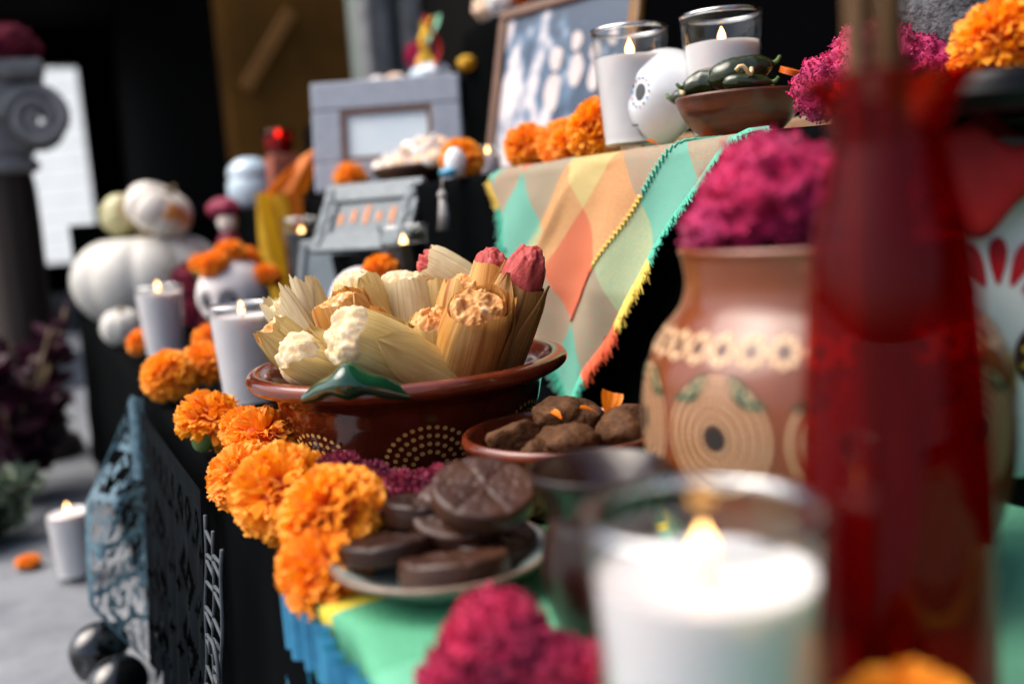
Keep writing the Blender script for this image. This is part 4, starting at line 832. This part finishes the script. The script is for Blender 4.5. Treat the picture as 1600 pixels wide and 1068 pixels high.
def ribbon(m,y0,x0,bul,w,hh,z0=0):
    mk('ribbon',grid(8,24,lambda u,v:(x0+.010*math.sin(v*7+y0*90),y0+bul*math.sin(v*PI)+(u-.5)*w*(1-.25*v)+.02*v*(-1 if bul>0 else .3),z0+hh*v)),MATS[m],doll)
ribbon('yellow_cloth',.035,.0,.035,.040,.110); ribbon('yellow_cloth',.0,-.012,.008,.034,.108); ribbon('red_cloth',-.022,-.006,-.006,.022,.112); ribbon('magenta_cloth',.022,-.018,.004,.018,.085); ribbon('green_tissue',.012,.004,.01,.03,.115); 
mk('base_cloth',blob(4,lambda v:(v.x*.035,.02+v.y*.055*(1+.2*nz(v,2)),.015+v.z*.022)),MATS['blue_white'],doll)
o=mk('yellow_bloom',blob(4,lambda v:(v.x*.016*(1+.3*fr(v,3)),v.y*.016*(1+.3*fr(v,3,2)),v.z*.013)),MATS['yellow_cloth'],None,(.700,1.590,.74)); o.location=(.690,1.585,.737); o.parent=None
o2=thing('yellow_flower','small yellow flower hanging at the corner of the upper tier','flower',(.725,1.585,.745)); o.parent=o2; o.location=(0,0,0); o.name='bloom'; mk('stalk',tube([(0,0,0),(.01,.02,.01),(.02,.045,.0)],.002,6),MATS['calyx'],o2)
rf=thing('red_flower','red cloth flower above the dark picture frame','flower',(.70,1.005,.805)); mk('petals',blob(4,lambda v:(v.x*.022*(1+.4*fr(v,2.5)),v.y*.028*(1+.4*fr(v,2.5,2)),.012+v.z*.022*(1+.3*fr(v,3)))),MATS['red_cloth'],rf)
for i,(l,y,m) in enumerate((('cream paper flower on the end of the upper tier',1.545,'bread'),('pale paper flower near the end of the upper tier',1.495,'sugar'),('orange paper flower on top of the upper tier',1.41,'orange_cloth'))):
    t=thing('paper_flower',l,'flower',(.752,y,.806),group='paper flowers on the upper tier'); mk('bloom',blob(4,lambda v:(v.x*.024*(1+.3*fr(v,2.5,i)),v.y*.024*(1+.3*fr(v,2.5,2+i)),.022+v.z*.022*(1+.3*fr(v,3,i)))),MATS[m],t)
# ================================================================ TABLE: far part
def carved(t,w,h,fw,th,pic):
    rnd=random.Random(4)
    for k in range(5): 
        x=-w/2+fw+.012+(w-2*fw-.024)*k/4; mk('printed_figure',box(x-.0035,x+.0035,-th*.5-.0012,-th*.5-.0004,h*(.40+.03*(k%2)),h*(.56+.05*(k%3))),MATS['print_orange'],pic,smooth=False)
    P=[]
    for sx in (-1,1):
        for k in range(9): P.append(xf(blob(2,lambda v:(v.x*.006,v.y*.003,v.z*.006)),Matrix.Translation((sx*(w/2-fw/2)+.003*math.sin(k*2),-th,.012+(h-.024)*k/8))))
    tag(mk('carving',join(*P),MATS['silver_frame'],t),kind='stuff')
framed('silver_frame','small ornate silver frame with orange figures leaning on the shelf front',.165,.095,.026,.010,'silver_frame','print_slate',(.385,1.205,TZ+.130),-62,28,carved)
framed('tall_silver_frame','plain silver frame standing under the ornate one',.115,.150,.012,.010,'silver_frame','print_slate',(.352,1.290,TZ+.001),-62,14)
simple('black_riser',bevel_box(.375,.430,1.15,1.38,TZ+.001,TZ+.128,.004),'black_cloth','black block propping up the ornate silver frame','block')
skull('sugar_skull','sugar skull crowned with orange marigolds on the far table',(.285,1.520,TZ+.072),.062,-35,'sugar',eyes='ink_grey')
for i,(l,dx,dy,dz,r) in enumerate((('crown marigold on the forehead of the sugar skull',-.030,-.028,.048,.026),('crown marigold on top of the sugar skull',.0,-.004,.060,.027),('crown marigold on the right side of the sugar skull',.045,-.030,.025,.026),('crown marigold at the left of the sugar skull',-.036,.030,.045,.024),('crown marigold behind the sugar skull',.032,.020,.048,.026))):
    marigold(l,(.285+dx,1.520+dy,TZ+.072+dz),r,i%5,(0,-20+20*i,0),'marigolds crowning the sugar skull')
skull('small_skull','small white sugar skull half hidden behind the tamales',(.345,1.090,TZ+.080),.042,-30,'sugar',eyes='ink_grey')
simple('black_plinth',bevel_box(.300,.340,1.0,1.15,TZ+.001,TZ+.028,.004),'black_cloth','black block under the small sugar skull','block')
marigold('marigold on top of the small skull behind the tamales',(.352,1.035,TZ+.114),.024,0,(0,-10,0))
bx_=celosia('dark magenta cockscomb beside the sugar skull on the far table',(.236,1.60,TZ+.060),[((0,0,.035),.030,1),((0,.0,-.005),.028,1.1),((.02,-.02,-.03),.024,1)],74,'celosia_deep',1400,.0032,.8)
celosia('crimson cockscomb low behind the nearer veladora',(.235,1.33,TZ+.025),[((0,0,0),.028,.85),((.02,.02,0),.024,.9)],75,'celosia_deep',1000,.0030,.8)
def pumpkin(label,loc,r,h,m,ribs,rz=0,tilt=(0,0,0),group='pumpkins and gourds',stem=1):
    t=thing('pumpkin',label,'pumpkin',loc,rot=tuple(R(a) for a in tilt),group=group)
    def fn(u,v):
        a=u*TAU; b=v*PI-PI/2; rr=r*math.cos(b)**.75*(1-.11*abs(math.sin(a*ribs/2))**.6*0-.09*(1-abs(math.sin(a*ribs/2))**.5)); dip=.16*math.exp(-(math.cos(b)/.35)**2); return (rr*math.cos(a),rr*math.sin(a),h*.5*(math.sin(b)*(1-dip)))
    mk('rind',grid(96,28,fn,True),MATS[m],t); mk('stem',tube([(0,0,h*.36),(r*.03,0,h*.48),(r*.12,0,h*.62)],lambda q:r*.11*(1.2-.4*q),8),MATS['stem'],t); return t
pumpkin('big white ribbed pumpkin at the far end of the table',(.215,1.95,TZ+.088),.138,.175,'pumpkin_white',10)
pumpkin('white and orange striped gourd on top of the big white pumpkin',(.240,1.90,TZ+.212),.062,.085,'gourd_stripe',8,tilt=(20,30,0))
pumpkin('yellow green gourd behind the striped one on the big pumpkin',(.185,1.985,TZ+.208),.040,.078,'gourd_green',8,tilt=(70,0,20))
pumpkin('small white pumpkin at the table edge beside the far candle',(.135,1.66,TZ+.030),.033,.058,'pumpkin_white',9,tilt=(15,0,0))
rd=thing('draped_figure','red and cream figurine between the big pumpkin and yellow paper','figurine',(.345,1.83,TZ))
mk('gown',lathe(cat_rom([(.0,0),(.038,0),(.034,.05),(.028,.10),(.026,.135),(.018,.155),(.012,.165),(0,.168)],30),32,lambda a,z:.08*math.sin(6*a)),MATS['magenta_cloth'],rd)
mk('cream_sash',lathe([(.030,.112),(.033,.118),(.033,.128),(.029,.134)],32),MATS['bread'],rd); mk('gold_skirt',lathe(cat_rom([(.040,.01),(.043,.03),(.038,.06)],10),32,lambda a,z:.05*math.sin(8*a)),MATS['gold_wood'],rd)
mk('head',blob(3,lambda v:(v.x*.018,v.y*.018,.182+v.z*.02)),MATS['bread'],rd); mk('red_shawl',blob(4,lambda v:(v.x*.030,.022+v.y*.045*(1+.2*nz(v,2)),.205+v.z*.020*(1+.3*nz(v,3)))),MATS['magenta_cloth'],rd)
bwv=thing('lidded_jar','blue and white domed jar at the far end of the shelf','jar',(.470,2.19,SZ)); mk('jar_wall',lathe(cat_rom([(.0,.002),(.036,.002),(.050,.03),(.046,.06),(.030,.07),(0,.072)],30),40),MATS['blue_white'],bwv); mk('lid',lathe(cat_rom([(.040,.064),(.047,.068),(.042,.088),(.022,.104),(.0,.107)],20),40),MATS['blue_white'],bwv)
yp=thing('yellow_paper','yellow and orange paper streamer hanging in front of the shelf','streamer',(.415,1.70,TZ))
mk('sheet',grid(10,30,lambda u,v:(-.050+.055*u,-.02+.01*math.sin(u*9+v*4),.02+.205*v)),MATS['yellow_cloth'],yp); mk('orange_fold',grid(6,30,lambda u,v:(.004+.022*u,-.03,.10+.125*v)),MATS['orange_cloth'],yp)
mk('flap',grid(10,12,lambda u,v:(-.04+.075*u+.05*v,-.03+.01*math.sin(u*7),.222+.085*v*(.5+.6*u))),MATS['orange_cloth'],yp)
# ================================================================ FLOOR AT LEFT
cl=thing('stone_pedestal','dark pedestal with carved grey scroll capital at the left edge','pedestal',(.00,2.52,0))
mk('shaft',lathe(cat_rom([(.0,.0),(.085,0),(.085,.04),(.062,.07),(.058,.35),(.054,.66),(0,.66)],40),32,lambda a,z:.04*math.cos(12*a)*(1 if .1<z<.62 else 0)),MATS['dark_wood'],cl)
mk('neck_ring',lathe(cat_rom([(.05,.645),(.072,.655),(.072,.675),(.05,.685)],12),32),MATS['grey_stone'],cl)
mk('abacus',bevel_box(-.105,.105,-.105,.105,.845,.885,.012,3),MATS['grey_stone'],cl,smooth=False); mk('echinus',lathe(cat_rom([(.0,.68),(.06,.68),(.078,.74),(.088,.80),(.085,.845),(0,.845)],20),32),MATS['grey_stone'],cl)
def scroll(cx,cy,ry):
    pts=[]; 
    for k in range(64):
        a=k/63*TAU*2.3; r=.066*(1-k/63*.86); pts.append((0,r*math.cos(a),.762+r*math.sin(a)))
    V,F=tube(pts,lambda t:.0155*(1-.55*t),8); M=Matrix.Translation((cx,cy,0))@Matrix.Rotation(ry,4,'Z'); return [M@Vector(v) for v in V],F
for sx in (-1,1):
    for sy in (-1,1): mk('volute',scroll(sx*.078,sy*.088,PI/2+sx*sy*.15),MATS['grey_stone'],cl)
celosia('magenta cockscomb on top of the scroll pedestal',(.045,2.46,.925),[((0,0,0),.050,.8),((.03,.02,-.01),.035,.8)],76,'celosia_deep',1200,.004,.7)
marigold('marigold on the outer corner of the scroll pedestal',(-.025,2.43,.917),.042,2,(0,0,0))
def leafy(name,label,cat,loc,n,hh,sp_,m,seed,ls,extra=None):
    t=thing(name,label,cat,loc); rnd=random.Random(seed); V=[];F=[];ST=[]
    for s_ in range(max(5,n//26)):
        a=rnd.uniform(0,TAU); rr=sp_*math.sqrt(rnd.random()); top=Vector((rr*math.cos(a),rr*math.sin(a),hh*rnd.uniform(.55,1))); ST.append(tube([(0,0,0),(top.x*.5,top.y*.5,top.z*.6),tuple(top)],.003,5))
        for k in range(26):
            q=rnd.uniform(.15,1); c=Vector((top.x*q,top.y*q,top.z*q)); d=Vector((rnd.gauss(0,1),rnd.gauss(0,1),rnd.gauss(.25,.6))).normalized(); s=d.orthogonal().normalized(); s=Matrix.Rotation(rnd.uniform(0,TAU),3,d)@s; nn=d.cross(s); l=ls*rnd.uniform(.6,1.3); w=l*.33; b=len(V)
            V+=[c,c+d*l*.35+s*w,c+d*l*.75+s*w*.7-nn*w*.2,c+d*l-nn*w*.5,c+d*l*.75-s*w*.7-nn*w*.2,c+d*l*.35-s*w]; F+=[(b,b+1,b+2,b+3),(b,b+3,b+4,b+5)]
    tag(mk('foliage',(V,F),MATS[m],t,smooth=False),kind='stuff'); mk('stems',join(*ST),MATS['stem'],t)
    if extra: extra(t)
    return t
leafy('purple_plant','dark purple leafy plant in front of the pedestal','plant',(-.055,2.10,0),700,.36,.17,'leaf_purple',5,.055)
leafy('grey_plant','low grey green leafy plant left of the floor candle','plant',(-.130,1.86,0),330,.115,.12,'leaf_grey',6,.05)
leafy('green_plant','bright green leaves at the left edge beside the pedestal','plant',(-.185,2.30,0),160,.36,.09,'leaf_green',7,.06)
marigold('marigold lying on the concrete floor beside the floor candle',(-.040,1.665,.012),.021,2,(0,0,0),flat=.7)
for l,loc,rz in (('glossy black clay skull on the floor, upper one at the bottom left',(.030,1.170,.0405),-60),('glossy black clay skull on the floor, lower one at the bottom left',(.040,1.060,.0405),-40)):
    s_=skull('black_skull',l,loc,.034,rz,'black_clay','black clay skulls',eyes='ink_grey')
